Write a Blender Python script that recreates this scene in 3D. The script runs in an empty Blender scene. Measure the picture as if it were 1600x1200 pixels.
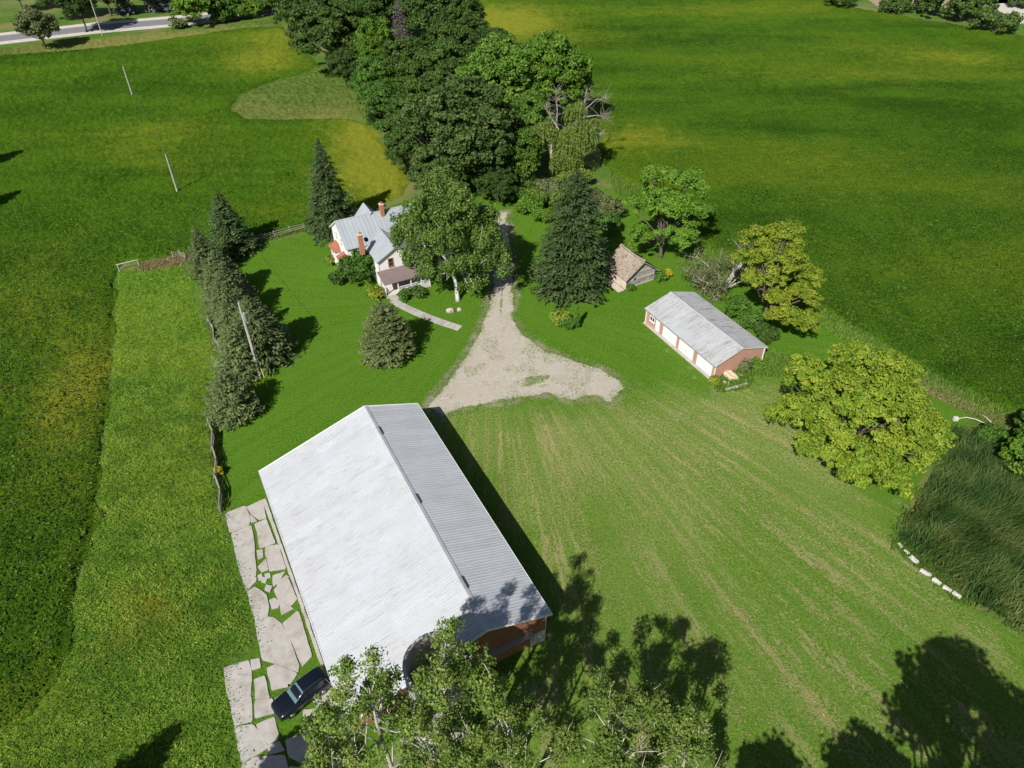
import bpy, bmesh, math, random
import numpy as np
from mathutils import Matrix, Vector
from math import radians, sin, cos, pi

# ------------------------------------------------------------------ camera
H = 58.0                                    # drone height, metres
F = 1134.255                                # focal length for a 1600 px wide picture
PITCH, ROLL = radians(39.7595), radians(-0.4622)
SC = bpy.context.scene
COL = SC.collection
_fw = np.array([0, cos(PITCH), -sin(PITCH)]); _r = np.array([1.0, 0, 0]); _u = np.cross(_r, _fw)
_rt = cos(ROLL)*_r + sin(ROLL)*_u; _up = -sin(ROLL)*_r + cos(ROLL)*_u
cd = bpy.data.cameras.new('camera'); cam = bpy.data.objects.new('camera', cd); COL.objects.link(cam)
cd.sensor_width = 36; cd.lens = F/1600*36; cd.clip_start = 0.5; cd.clip_end = 6000
M = Matrix.Identity(4)
for i in range(3):
    M[i][0] = _rt[i]; M[i][1] = _up[i]; M[i][2] = -_fw[i]
M[2][3] = H
cam.matrix_world = M
SC.camera = cam

# ------------------------------------------------------------------ light
SUN_AZ, SUN_EL = radians(27), radians(42.5)     # azimuth (from +Y to +X) towards which the shadows fall
w = bpy.data.worlds.new('World'); SC.world = w; w.use_nodes = True
nt = w.node_tree; sky = nt.nodes.new('ShaderNodeTexSky'); sky.sky_type = 'NISHITA'; sky.sun_disc = False
sky.sun_elevation = SUN_EL; sky.sun_rotation = SUN_AZ + pi
bg = nt.nodes['Background']; bg.inputs[1].default_value = 0.05
nt.links.new(sky.outputs[0], bg.inputs[0])
sl = bpy.data.lights.new('sun', 'SUN'); sl.energy = 4.9; sl.angle = radians(0.53); sl.color = (1, .965, .91)
so = bpy.data.objects.new('sun', sl); COL.objects.link(so); so.location = (-60, -100, 120)
_d = Vector((sin(SUN_AZ)*cos(SUN_EL), cos(SUN_AZ)*cos(SUN_EL), -sin(SUN_EL)))
so.rotation_euler = _d.to_track_quat('-Z', 'Y').to_euler()
vs = SC.view_settings; vs.view_transform = 'Standard'; vs.look = 'None'; vs.exposure = 0.35; vs.gamma = 1.0
vs.use_curve_mapping = False

# ------------------------------------------------------------------ helpers
def G(px, py, z=0.0):
    """ground position surveyed from the photograph: the point at height z under that sight line"""
    d = _fw + (px-800)/F*_rt + (600-py)/F*_up
    t = (z-H)/d[2]
    return np.array([d[0]*t, d[1]*t, z])
def GP(pts, z=0.0): return np.array([G(x, y, z)[:2] for x, y in pts])

def tag(o, label=None, cat=None, group=None, kind=None):
    if label: o['label'] = label
    if cat: o['category'] = cat
    if group: o['group'] = group
    if kind: o['kind'] = kind
    return o
def empty(name, loc=(0, 0, 0), rz=0.0):
    o = bpy.data.objects.new(name, None); COL.objects.link(o); o.location = loc; o.rotation_euler = (0, 0, rz)
    o.empty_display_size = .2
    return o
def link(name, me, mat=None, parent=None, loc=None):
    o = bpy.data.objects.new(name, me); COL.objects.link(o)
    if mat is not None and not me.materials: me.materials.append(mat)
    if parent: o.parent = parent
    if loc is not None: o.location = loc
    return o
def npmesh(name, V, Q, tint=None, uv=None, smooth=False, extra=None):
    """mesh from numpy verts and equal-sized faces"""
    V = np.asarray(V, np.float32); Q = np.asarray(Q, np.int32); k = Q.shape[1]
    me = bpy.data.meshes.new(name)
    me.vertices.add(len(V)); me.vertices.foreach_set('co', V.ravel())
    me.loops.add(Q.size); me.loops.foreach_set('vertex_index', Q.ravel())
    me.polygons.add(len(Q)); me.polygons.foreach_set('loop_start', np.arange(0, Q.size, k, dtype=np.int32))
    me.polygons.foreach_set('loop_total', np.full(len(Q), k, np.int32))
    if smooth: me.polygons.foreach_set('use_smooth', np.ones(len(Q), bool))
    for nm, arr in [('tint', tint)] + list((extra or {}).items()):
        if arr is not None:
            a = me.attributes.new(nm, 'FLOAT', 'POINT'); a.data.foreach_set('value', np.asarray(arr, np.float32))
    if uv is not None:
        l = me.uv_layers.new(name='UVMap'); l.data.foreach_set('uv', np.asarray(uv, np.float32)[Q.ravel()].ravel())
    me.update(calc_edges=True)
    return me

class MB:
    """collects boxes, prisms and tubes into one mesh"""
    def __init__(s): s.v = []; s.f = []
    def add(s, vs, fs):
        n = len(s.v); s.v += [tuple(map(float, v)) for v in vs]; s.f += [tuple(n+i for i in f) for f in fs]; return s
    def box(s, x0, x1, y0, y1, z0, z1):
        return s.add([(x0,y0,z0),(x1,y0,z0),(x1,y1,z0),(x0,y1,z0),(x0,y0,z1),(x1,y0,z1),(x1,y1,z1),(x0,y1,z1)],
                     [(0,3,2,1),(4,5,6,7),(0,1,5,4),(1,2,6,5),(2,3,7,6),(3,0,4,7)])
    def prism(s, poly, a, b, axis=1):
        """poly = 2D points (p,q) extruded from a to b along axis"""
        n = len(poly)
        def P(p, q, t): return (t,p,q) if axis == 0 else ((p,t,q) if axis == 1 else (p,q,t))
        vs = [P(p, q, a) for p, q in poly] + [P(p, q, b) for p, q in poly]
        fs = [tuple(range(n)), tuple(range(2*n-1, n-1, -1))] + [(i, i+n, (i+1) % n+n, (i+1) % n) for i in range(n)]
        return s.add(vs, fs)
    def tube(s, pts, radii, n=6, cap=True):
        pts = [Vector(p) for p in pts]; k = len(s.v); m = len(pts)
        for i, p in enumerate(pts):
            d = (pts[min(i+1, m-1)]-pts[max(i-1, 0)])
            d = d.normalized() if d.length > 1e-9 else Vector((0,0,1))
            a = d.cross(Vector((0,0,1)) if abs(d.z) < .9 else Vector((1,0,0))).normalized(); b = d.cross(a)
            for j in range(n):
                t = 2*pi*j/n; q = p+(a*cos(t)+b*sin(t))*radii[i]; s.v.append(tuple(q))
        for i in range(m-1):
            for j in range(n):
                s.f.append((k+i*n+j, k+i*n+(j+1) % n, k+(i+1)*n+(j+1) % n, k+(i+1)*n+j))
        if cap:
            s.f.append(tuple(k+j for j in range(n))[::-1]); s.f.append(tuple(k+(m-1)*n+j for j in range(n)))
        return s
    def mesh(s, name, smooth=False, bevel=0.0):
        me = bpy.data.meshes.new(name); me.from_pydata(s.v, [], s.f)
        bm = bmesh.new(); bm.from_mesh(me)
        bmesh.ops.recalc_face_normals(bm, faces=bm.faces)
        if bevel:
            es = [e for e in bm.edges if len(e.link_faces) == 2 and e.calc_face_angle(0) > .5]
            bmesh.ops.bevel(bm, geom=es, offset=bevel, segments=1, affect='EDGES')
        bm.to_mesh(me); bm.free()
        if smooth:
            for p in me.polygons: p.use_smooth = True
        me.update(); return me
    def build(s, name, mat, parent=None, loc=None, smooth=False, bevel=0.0):
        return link(name, s.mesh(name, smooth, bevel), mat, parent, loc)

# ---- numpy noise
def vnoise(x, y, seed=0):
    x = np.asarray(x, float); y = np.asarray(y, float)
    xi = np.floor(x).astype(np.int64); yi = np.floor(y).astype(np.int64); fx = x-xi; fy = y-yi
    fx = fx*fx*(3-2*fx); fy = fy*fy*(3-2*fy)
    def h(a, b):
        n = (a*374761393 + b*668265263 + seed*2147483647) & 0xffffffff
        n = ((n ^ (n >> 13))*1274126177) & 0xffffffff
        return ((n ^ (n >> 16)) & 0xffff)/65535.0
    return (h(xi,yi)*(1-fx)+h(xi+1,yi)*fx)*(1-fy)+(h(xi,yi+1)*(1-fx)+h(xi+1,yi+1)*fx)*fy
def fbm(x, y, seed=0, o=3):
    t = 0; a = .5; s = 0
    for i in range(o):
        t = t+a*vnoise(x*2**i, y*2**i, seed+i*17); s += a; a *= .5
    return t/s
def inside(poly, X, Y):
    r = np.zeros(X.shape, bool); n = len(poly); j = n-1
    for i in range(n):
        xi, yi = poly[i]; xj, yj = poly[j]
        c = ((yi > Y) != (yj > Y)) & (X < (xj-xi)*(Y-yi)/(yj-yi+1e-12)+xi)
        r ^= c; j = i
    return r
def edge_dist(poly, X, Y):
    d = np.full(X.shape, 1e9); n = len(poly)
    for i in range(n):
        a = poly[i]; b = poly[(i+1) % n]; e = b-a; L = e@e+1e-12
        t = np.clip(((X-a[0])*e[0]+(Y-a[1])*e[1])/L, 0, 1)
        d = np.minimum(d, np.hypot(X-a[0]-t*e[0], Y-a[1]-t*e[1]))
    return d

# ------------------------------------------------------------------ materials
MATS = {}
def nodes_mat(name):
    m = bpy.data.materials.new(name); m.use_nodes = True; MATS[name] = m
    nt = m.node_tree; return m, nt, nt.nodes['Principled BSDF']
def N(nt, t, **k):
    n = nt.nodes.new(t)
    for a, v in k.items(): setattr(n, a, v)
    return n
def setin(n, **k):
    for a, v in k.items(): n.inputs[a.replace('_', ' ')].default_value = v
def rgba(c): return (c[0], c[1], c[2], 1)
def noise(nt, vec, scale, detail=4, rough=.6, dist=0):
    n = N(nt, 'ShaderNodeTexNoise'); setin(n, Scale=scale, Detail=detail, Roughness=rough, Distortion=dist)
    if vec is not None: nt.links.new(vec, n.inputs['Vector'])
    return n.outputs[0]
def ramp(nt, fac, stops):
    r = N(nt, 'ShaderNodeValToRGB'); e = r.color_ramp.elements
    while len(e) < len(stops): e.new(.5)
    for i, (p, c) in enumerate(stops):
        e[i].position = p; e[i].color = rgba(c) if hasattr(c, '__len__') else (c, c, c, 1)
    nt.links.new(fac, r.inputs[0]); return r.outputs[0]
def mix(nt, fac, a, b, mode='MIX'):
    m = N(nt, 'ShaderNodeMix', data_type='RGBA', blend_type=mode)
    for s, v in ((0, fac), (6, a), (7, b)):
        if isinstance(v, (int, float)): m.inputs[s].default_value = v
        elif isinstance(v, tuple): m.inputs[s].default_value = rgba(v)
        else: nt.links.new(v, m.inputs[s])
    return m.outputs[2]
def bump(nt, b, h, strength=.4, dist=.05):
    n = N(nt, 'ShaderNodeBump'); setin(n, Strength=strength, Distance=dist)
    nt.links.new(h, n.inputs['Height']); nt.links.new(n.outputs[0], b.inputs['Normal'])
def pos(nt): return N(nt, 'ShaderNodeNewGeometry').outputs['Position']
def objc(nt): return N(nt, 'ShaderNodeTexCoord').outputs['Object']
def attr(nt, a): return N(nt, 'ShaderNodeAttribute', attribute_name=a).outputs['Fac']
def stretch(nt, vec, sx, sy, sz):
    m = N(nt, 'ShaderNodeMapping'); m.inputs['Scale'].default_value = (sx, sy, sz); nt.links.new(vec, m.inputs[0]); return m.outputs[0]

def simple(name, c0, c1=None, scale=2.0, rough=.7, metal=0.0, bs=0.0, spec=.3, dirt=None):
    m, nt, b = nodes_mat(name); c1 = c1 or tuple(x*.7 for x in c0)
    v = objc(nt); f = noise(nt, v, scale, 5, .65)
    col = ramp(nt, f, [(.3, c0), (.7, c1)])
    if dirt: col = mix(nt, ramp(nt, noise(nt, v, scale*.35, 6, .7), [(.5, 0.), (.72, .8)]), col, dirt)
    nt.links.new(col, b.inputs['Base Color'])
    setin(b, Roughness=rough, Metallic=metal); b.inputs['Specular IOR Level'].default_value = spec
    if bs: bump(nt, b, noise(nt, v, scale*6, 4), bs, .03)
    return m
def leaf(name, c0, c1, c2=None, trans=.30, rough=.55):
    m, nt, b = nodes_mat(name)
    stops = [(0., c0), (1., c1)] if c2 is None else [(0., c0), (.6, c1), (1., c2)]
    t = attr(nt, 'tint'); col = ramp(nt, t, stops)
    oi = N(nt, 'ShaderNodeObjectInfo').outputs['Random']
    hs = N(nt, 'ShaderNodeHueSaturation'); nt.links.new(col, hs.inputs['Color'])
    mr = N(nt, 'ShaderNodeMapRange'); setin(mr, To_Min=.86, To_Max=1.14); nt.links.new(oi, mr.inputs[0]); nt.links.new(mr.outputs[0], hs.inputs['Value'])
    nt.links.new(hs.outputs[0], b.inputs['Base Color']); setin(b, Roughness=rough); b.inputs['Specular IOR Level'].default_value = .25
    tr = N(nt, 'ShaderNodeBsdfTranslucent'); nt.links.new(hs.outputs[0], tr.inputs[0])
    ms = N(nt, 'ShaderNodeMixShader'); ms.inputs[0].default_value = trans
    nt.links.new(b.outputs[0], ms.inputs[1]); nt.links.new(tr.outputs[0], ms.inputs[2])
    nt.links.new(ms.outputs[0], nt.nodes['Material Output'].inputs[0]); return m

def metal_roof(name, base, dirt, rust=None, rust_amt=.0):
    m, nt, b = nodes_mat(name)
    oi = N(nt, 'ShaderNodeObjectInfo').outputs['Random']
    va = N(nt, 'ShaderNodeVectorMath', operation='MULTIPLY_ADD'); nt.links.new(oi, va.inputs[0]); va.inputs[1].default_value = (37, 53, 71); nt.links.new(objc(nt), va.inputs[2])
    v = va.outputs[0]; w_ = pos(nt)
    big = noise(nt, w_, .35, 5, .7)
    col = mix(nt, ramp(nt, big, [(.42, 0.), (.75, .55)]), base, dirt)
    st = noise(nt, stretch(nt, v, 5.0, .35, .35), 1.0, 6, .7)
    col = mix(nt, ramp(nt, st, [(.52, 0.), (.75, .55)]), col, dirt)
    sp = noise(nt, w_, 1.6, 6, .75)
    col = mix(nt, ramp(nt, sp, [(.6, 0.), (.74, .45)]), col, dirt)
    if rust:
        rs = noise(nt, stretch(nt, v, 7.0, .5, .5), 1.3, 5, .6)
        msk = ramp(nt, rs, [(.54, 0.), (.62, 1.)])
        big2 = ramp(nt, noise(nt, w_, .3, 2), [(.36, 0.), (.52, 1.)])
        mm = N(nt, 'ShaderNodeMath', operation='MULTIPLY'); nt.links.new(msk, mm.inputs[0]); nt.links.new(big2, mm.inputs[1])
        m2 = N(nt, 'ShaderNodeMath', operation='MULTIPLY'); nt.links.new(mm.outputs[0], m2.inputs[0]); m2.inputs[1].default_value = rust_amt
        col = mix(nt, m2.outputs[0], col, rust)
    hs = N(nt, 'ShaderNodeHueSaturation'); nt.links.new(col, hs.inputs['Color'])
    mr = N(nt, 'ShaderNodeMapRange'); setin(mr, To_Min=.95, To_Max=1.04); nt.links.new(oi, mr.inputs[0]); nt.links.new(mr.outputs[0], hs.inputs['Value'])
    nt.links.new(hs.outputs[0], b.inputs['Base Color']); setin(b, Roughness=.5); b.inputs['Specular IOR Level'].default_value = .35
    return m

# ground materials
def ground_mat():
    m, nt, b = nodes_mat('rough_grass'); p = pos(nt)
    a = noise(nt, p, .08, 5, .6); c = noise(nt, p, 1.4, 6, .7)
    col = ramp(nt, c, [(.25, (.035, .085, .012)), (.55, (.085, .17, .022)), (.8, (.19, .20, .05))])
    col = mix(nt, ramp(nt, a, [(.45, 0.), (.65, .7)]), col, (.23, .20, .085))
    nt.links.new(col, b.inputs['Base Color']); setin(b, Roughness=.9); b.inputs['Specular IOR Level'].default_value = .1
    bump(nt, b, noise(nt, p, 3.0, 6, .8), .8, .25); return m
def mth(nt, op, a, b):
    n = N(nt, 'ShaderNodeMath', operation=op)
    for i, v in enumerate((a, b)):
        if isinstance(v, (int, float)): n.inputs[i].default_value = v
        else: nt.links.new(v, n.inputs[i])
    return n.outputs[0]
def fresh(nt, col, sat, val):
    h = N(nt, 'ShaderNodeHueSaturation'); setin(h, Saturation=sat); nt.links.new(col, h.inputs['Color'])
    if isinstance(val, (int, float)): h.inputs['Value'].default_value = val
    else: nt.links.new(val, h.inputs['Value'])
    return h.outputs[0]
def mix_val(nt, fac, a, b):
    r = N(nt, 'ShaderNodeMapRange'); setin(r, To_Min=a, To_Max=b); nt.links.new(fac, r.inputs[0]); return r.outputs[0]
def lawn_mat():
    m, nt, b = nodes_mat('lawn'); p = pos(nt)
    uv = N(nt, 'ShaderNodeUVMap').outputs[0]
    fine = noise(nt, p, 4.0, 6, .85); mid = noise(nt, p, .8, 6, .75); big = noise(nt, p, .09, 4, .6); grit = noise(nt, p, 11.0, 3, .8)
    col = ramp(nt, fine, [(.40, (.050, .118, .012)), (.5, (.098, .195, .022)), (.61, (.165, .262, .045))])
    col = mix(nt, ramp(nt, mid, [(.46, 0.), (.68, .55)]), col, ramp(nt, fine, [(.36, (.085, .165, .018)), (.64, (.175, .275, .05))]))
    col = mix(nt, ramp(nt, big, [(.45, 0.), (.65, .4)]), col, (.125, .225, .03))
    col = mix(nt, 1.0, col, (.84, 1.0, .55), 'MULTIPLY')
    dry = attr(nt, 'dry')                                   # hay ground beyond the yard is drier
    dcol = ramp(nt, fine, [(.40, (.070, .135, .018)), (.5, (.155, .215, .042)), (.60, (.29, .305, .10))])
    dcol = mix(nt, ramp(nt, mid, [(.46, 0.), (.64, .6)]), dcol, ramp(nt, fine, [(.41, (.10, .16, .03)), (.60, (.31, .30, .12))]))
    col = mix(nt, dry, col, dcol)
    # mown swaths: long broken lines of cut stems
    l1 = noise(nt, stretch(nt, uv, 1.0, .05, 1), 1.0, 4, .65); l2 = noise(nt, stretch(nt, uv, 3.2, .55, 1), 1.0, 5, .7)
    msk = mth(nt, 'ADD', mth(nt, 'MULTIPLY', l1, .62), mth(nt, 'MULTIPLY', l2, .38))
    s = ramp(nt, mth(nt, 'ADD', msk, mth(nt, 'MULTIPLY', mth(nt, 'SUBTRACT', fine, .5), .35)), [(.522, 0.), (.56, 1.)])
    blot = ramp(nt, noise(nt, p, .13, 4, .6), [(.36, .12), (.6, 1.)])
    col = mix(nt, mth(nt, 'MULTIPLY', mth(nt, 'MULTIPLY', s, blot), mth(nt, 'MULTIPLY', attr(nt, 'hay'), .72)), col, ramp(nt, grit, [(.35, (.25, .21, .09)), (.65, (.44, .355, .19))]))
    dk = ramp(nt, noise(nt, stretch(nt, uv, 1.0, .05, 1), 1.0, 3, .5), [(.36, .28), (.5, 0.)])
    col = mix(nt, dk, col, (.070, .155, .018))
    st = ramp(nt, noise(nt, stretch(nt, uv, .75, .03, 1), 1.0, 2, .4), [(.42, 0.), (.6, .3)])   # mower stripes
    col = mix(nt, st, col, (.125, .215, .034))
    bare = attr(nt, 'bare')
    bm_ = ramp(nt, mth(nt, 'ADD', bare, mth(nt, 'MULTIPLY', mth(nt, 'ADD', fine, grit), .55)), [(.78, 0.), (.98, .9)])
    col = mix(nt, bm_, col, ramp(nt, grit, [(.35, (.24, .19, .12)), (.65, (.44, .38, .29))]))
    nt.links.new(fresh(nt, col, 1.0, mix_val(nt, dry, .9, 1.1)), b.inputs['Base Color']); setin(b, Roughness=1.0); b.inputs['Specular IOR Level'].default_value = .03
    bump(nt, b, noise(nt, p, 6.0, 5, .85), .8, .16); return m
def crop_mat(name, c0, c1, c2, yel, grain=2.6, streak=.45, val=1.0, tw=(1, 1, 1)):
    c0, c1, c2 = [tuple(x*t for x, t in zip(c, tw)) for c in (c0, c1, c2)]
    m, nt, b = nodes_mat(name); p = pos(nt)
    f = noise(nt, p, grain, 6, .85); g = noise(nt, p, .11, 6, .7)
    mp = N(nt, 'ShaderNodeMapping'); mp.inputs['Rotation'].default_value = (0, 0, -.475); mp.inputs['Scale'].default_value = (.55, .035, 1); nt.links.new(p, mp.inputs[0])
    k = noise(nt, mp.outputs[0], 1.0, 6, .7)
    col = ramp(nt, f, [(.42, c0), (.50, c1), (.59, c2)])
    col = mix(nt, ramp(nt, g, [(.38, 0.), (.68, .75)]), col, ramp(nt, f, [(.3, c1), (.7, tuple(x*1.12 for x in c2))]))
    col = mix(nt, ramp(nt, k, [(.5, 0.), (.78, streak)]), col, ramp(nt, f, [(.3, c1), (.65, (c2[0]*1.3, c2[1]*1.12, c2[2]))]))
    mp2 = N(nt, 'ShaderNodeMapping'); mp2.inputs['Rotation'].default_value = (0, 0, .22); mp2.inputs['Scale'].default_value = (.014, .05, 1); nt.links.new(p, mp2.inputs[0])
    bb_ = noise(nt, mp2.outputs[0], 1.0, 5, .62, .4)
    col = mix(nt, ramp(nt, bb_, [(.36, .62), (.48, 0.)]), col, ramp(nt, f, [(.36, tuple(x*.55 for x in c0)), (.66, tuple(x*.9 for x in c1))]))
    col = mix(nt, ramp(nt, bb_, [(.51, 0.), (.66, .8)]), col, ramp(nt, f, [(.36, c1), (.64, (c2[0]*1.7, c2[1]*1.2, c2[2]*1.1))]))
    y = attr(nt, 'yellow'); n2 = noise(nt, p, .45, 8, .8); n3 = noise(nt, p, 2.4, 4, .8)
    a1 = N(nt, 'ShaderNodeMath', operation='MULTIPLY_ADD'); nt.links.new(n3, a1.inputs[0]); a1.inputs[1].default_value = 1.1; nt.links.new(n2, a1.inputs[2])
    ad = N(nt, 'ShaderNodeMath', operation='ADD'); nt.links.new(y, ad.inputs[0]); nt.links.new(a1.outputs[0], ad.inputs[1])
    col = mix(nt, ramp(nt, ad.outputs[0], [(.50, 0.), (.68, .85)]) if False else ramp(nt, N2(nt, ad.outputs[0], -.80), [(.40, 0.), (.86, .75)]), col, yel)
    nt.links.new(fresh(nt, col, 1.0, val), b.inputs['Base Color']); setin(b, Roughness=1.0); b.inputs['Specular IOR Level'].default_value = .04
    bump(nt, b, noise(nt, p, 3.6, 5, .85), 1.0, .45); return m
def N2(nt, v, add):
    n = N(nt, 'ShaderNodeMath', operation='ADD'); nt.links.new(v, n.inputs[0]); n.inputs[1].default_value = add; return n.outputs[0]
def gravel_mat():
    m, nt, b = nodes_mat('gravel'); p = pos(nt)
    f = noise(nt, p, 6.0, 6, .8); g = noise(nt, p, .5, 5, .7); vo = N(nt, 'ShaderNodeTexVoronoi'); vo.inputs['Scale'].default_value = 9; nt.links.new(p, vo.inputs[0])
    col = ramp(nt, f, [(.25, (.22, .19, .15)), (.5, (.41, .37, .31)), (.75, (.56, .52, .45))])
    col = mix(nt, ramp(nt, g, [(.45, 0.), (.7, .55)]), col, (.36, .30, .21))
    col = mix(nt, ramp(nt, mth(nt, 'ADD', attr(nt, 'grass'), mth(nt, 'MULTIPLY', noise(nt, p, 3.5, 6, .85), .9)), [(.68, 0.), (.86, .95)]), col, ramp(nt, f, [(.35, (.06, .12, .015)), (.65, (.17, .24, .05))]))
    nt.links.new(col, b.inputs['Base Color']); setin(b, Roughness=.95)
    bump(nt, b, vo.outputs[0], .5, .06); return m

ground_mat(); lawn_mat(); gravel_mat()
crop_mat('soy_left', (.016, .048, .006), (.058, .130, .014), (.150, .240, .030), (.36, .37, .035), val=.86, tw=(.86, 1.06, .5))
crop_mat('soy_right', (.016, .048, .007), (.062, .136, .016), (.155, .248, .030), (.35, .36, .033), streak=.8, val=.86, tw=(.82, 1.0, .5))
crop_mat('meadow', (.040, .095, .012), (.120, .225, .026), (.230, .330, .050), (.30, .335, .035), grain=1.7, streak=.3, val=1.0, tw=(.97, 1.12, .72))
crop_mat('meadow_dull', (.040, .090, .014), (.090, .165, .026), (.170, .235, .05), (.27, .25, .07), grain=1.6)
simple('asphalt', (.17, .17, .18), (.21, .205, .21), 1.2, .9)
simple('shoulder', (.55, .52, .46), (.45, .42, .36), .8, .95)
simple('dirt', (.36, .28, .19), (.25, .19, .12), 1.0, .95)
simple('concrete', (.455, .43, .395), (.355, .335, .305), 1.3, .9, bs=.25, dirt=(.25, .20, .15))
simple('silo_concrete', (.50, .46, .40), (.38, .34, .29), .8, .9, bs=.2, dirt=(.22, .19, .15))
metal_roof('barn_roof_metal', (.455, .475, .505), (.375, .375, .37), (.24, .18, .13), .3)
metal_roof('garage_roof_metal', (.40, .415, .43), (.31, .31, .31), (.20, .145, .09), .8)
metal_roof('house_roof_metal', (.33, .365, .39), (.26, .28, .295), (.28, .24, .19), .15)
simple('white_paint', (.78, .78, .775), (.72, .72, .715), 1.5, .6)
simple('white_siding', (.80, .79, .77), (.72, .71, .69), .8, .65)
simple('barn_red', (.30, .13, .075), (.22, .09, .05), .7, .8, dirt=(.12, .07, .05))
simple('brown_wood', (.34, .18, .08), (.22, .11, .05), 1.5, .8)
simple('steel', (.42, .45, .48), (.34, .36, .38), 2, .4, .4)
simple('dark_metal', (.045, .06, .08), (.03, .04, .055), 2, .5)
simple('grey_wood', (.40, .37, .345), (.25, .225, .205), 1.8, .9, bs=.3, dirt=(.13, .115, .10))
simple('pale_log', (.60, .52, .44), (.44, .37, .30), 1.6, .9, bs=.2)
simple('rail_wood', (.33, .30, .27), (.21, .19, .17), 2.5, .95, bs=.3)
simple('pole_wood', (.36, .32, .28), (.27, .24, .21), 1.5, .9)
simple('shingle', (.42, .355, .29), (.31, .25, .19), 2.2, .95, dirt=(.24, .20, .155))
simple('shingle_old', (.30, .21, .15), (.24, .165, .115), 2.2, .95)
simple('porch_roof_felt', (.20, .155, .145), (.165, .125, .12), 1.0, .9)
simple('red_roof', (.36, .13, .085), (.28, .10, .065), 1.5, .8)
simple('chimney_brick', (.46, .20, .115), (.36, .15, .085), 3, .85)
simple('soil', (.20, .14, .09), (.13, .09, .055), 2, .95)
simple('stone_white', (.58, .555, .52), (.42, .395, .36), 2, .9, bs=.3)
simple('cream', (.68, .56, .40), (.56, .44, .30), 1.5, .85)
simple('black_paint', (.006, .009, .016), (.005, .007, .013), .5, .22, spec=.6)
simple('rubber', (.012, .012, .012), (.02, .02, .02), 5, .8)
simple('rim', (.35, .36, .37), (.3, .3, .31), 2, .35, .7)
simple('lamp_glass', (.75, .76, .76), (.6, .6, .6), 3, .15, spec=.6)
simple('marker_yellow', (.75, .68, .05), (.65, .58, .04), 2, .6)
simple('bark', (.145, .115, .085), (.085, .065, .05), 2.5, .95, bs=.4)
simple('pale_bark', (.50, .47, .42), (.34, .31, .27), 2.0, .85, bs=.2)
simple('willow_bark', (.34, .30, .25), (.24, .21, .175), 2.0, .9)
simple('white_bark', (.66, .64, .60), (.42, .40, .36), 1.2, .8)
simple('porch_floor', (.62, .57, .52), (.52, .47, .42), 1.5, .85)
def glass(name, c):
    m, nt, b = nodes_mat(name); setin(b, Roughness=.06); b.inputs['Base Color'].default_value = rgba(c); b.inputs['Specular IOR Level'].default_value = .8
glass('window_glass', (.02, .025, .03)); glass('windshield_glass', (.10, .17, .19))
def brick_mat():
    m, nt, b = nodes_mat('garage_brick'); v = objc(nt)
    sx = N(nt, 'ShaderNodeSeparateXYZ'); nt.links.new(v, sx.inputs[0])
    ad = N(nt, 'ShaderNodeMath', operation='ADD'); nt.links.new(sx.outputs[0], ad.inputs[0]); nt.links.new(sx.outputs[1], ad.inputs[1])
    cb = N(nt, 'ShaderNodeCombineXYZ'); nt.links.new(ad.outputs[0], cb.inputs[0]); nt.links.new(sx.outputs[2], cb.inputs[1])
    br = N(nt, 'ShaderNodeTexBrick'); nt.links.new(cb.outputs[0], br.inputs[0])
    setin(br, Scale=1.0, Mortar_Size=.012, Brick_Width=.30, Row_Height=.10, Color1=(.46, .22, .15, 1), Color2=(.38, .175, .115, 1), Mortar=(.50, .36, .28, 1))
    col = mix(nt, ramp(nt, noise(nt, v, .8, 4), [(.4, 0.), (.7, .35)]), br.outputs[0], (.50, .27, .19))
    nt.links.new(col, b.inputs['Base Color']); setin(b, Roughness=.9); return m
brick_mat()
# foliage
leaf('leaf_walnut', (.115, .200, .016), (.205, .285, .024), (.31, .345, .036))
leaf('leaf_yellow', (.120, .205, .016), (.23, .30, .024), (.345, .36, .034))
leaf('leaf_green', (.070, .165, .015), (.125, .245, .022), (.19, .30, .032))
leaf('leaf_bright', (.070, .155, .018), (.120, .230, .027), (.18, .295, .038))
leaf('leaf_dark', (.040, .088, .016), (.072, .136, .022), (.112, .18, .032))
leaf('leaf_deep', (.038, .084, .016), (.064, .124, .022), (.098, .162, .03))
leaf('leaf_oak', (.056, .108, .024), (.096, .158, .034), (.145, .20, .05))
leaf('leaf_birch', (.062, .125, .02), (.108, .185, .03), (.17, .235, .05))
leaf('leaf_aspen', (.085, .165, .024), (.165, .25, .042), (.29, .33, .09), rough=.4)
leaf('leaf_ash', (.085, .155, .024), (.15, .22, .04), (.225, .28, .065))
leaf('leaf_willow', (.105, .18, .03), (.18, .26, .045), (.27, .32, .07))
leaf('leaf_shrub', (.050, .122, .016), (.085, .185, .023), (.135, .25, .036))
leaf('leaf_lime', (.15, .22, .025), (.26, .32, .035), (.36, .37, .045))
leaf('leaf_dull', (.10, .13, .045), (.155, .18, .068), (.21, .22, .095))
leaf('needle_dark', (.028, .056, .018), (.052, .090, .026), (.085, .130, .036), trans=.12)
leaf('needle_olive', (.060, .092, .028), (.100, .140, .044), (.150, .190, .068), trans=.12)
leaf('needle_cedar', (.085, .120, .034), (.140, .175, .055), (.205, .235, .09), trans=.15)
leaf('needle_blue', (.08, .11, .105), (.13, .17, .16), (.19, .23, .22), trans=.08)
leaf('needle_dead', (.11, .10, .085), (.155, .14, .12), (.20, .185, .16), trans=.05)
leaf('reed', (.045, .105, .02), (.088, .168, .033), (.165, .225, .06), trans=.35)
leaf('grass_blade', (.055, .125, .016), (.135, .245, .03), (.25, .35, .055), trans=.3)
leaf('leaf_soy', (.022, .066, .009), (.072, .152, .016), (.160, .255, .03), trans=.3)
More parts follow.
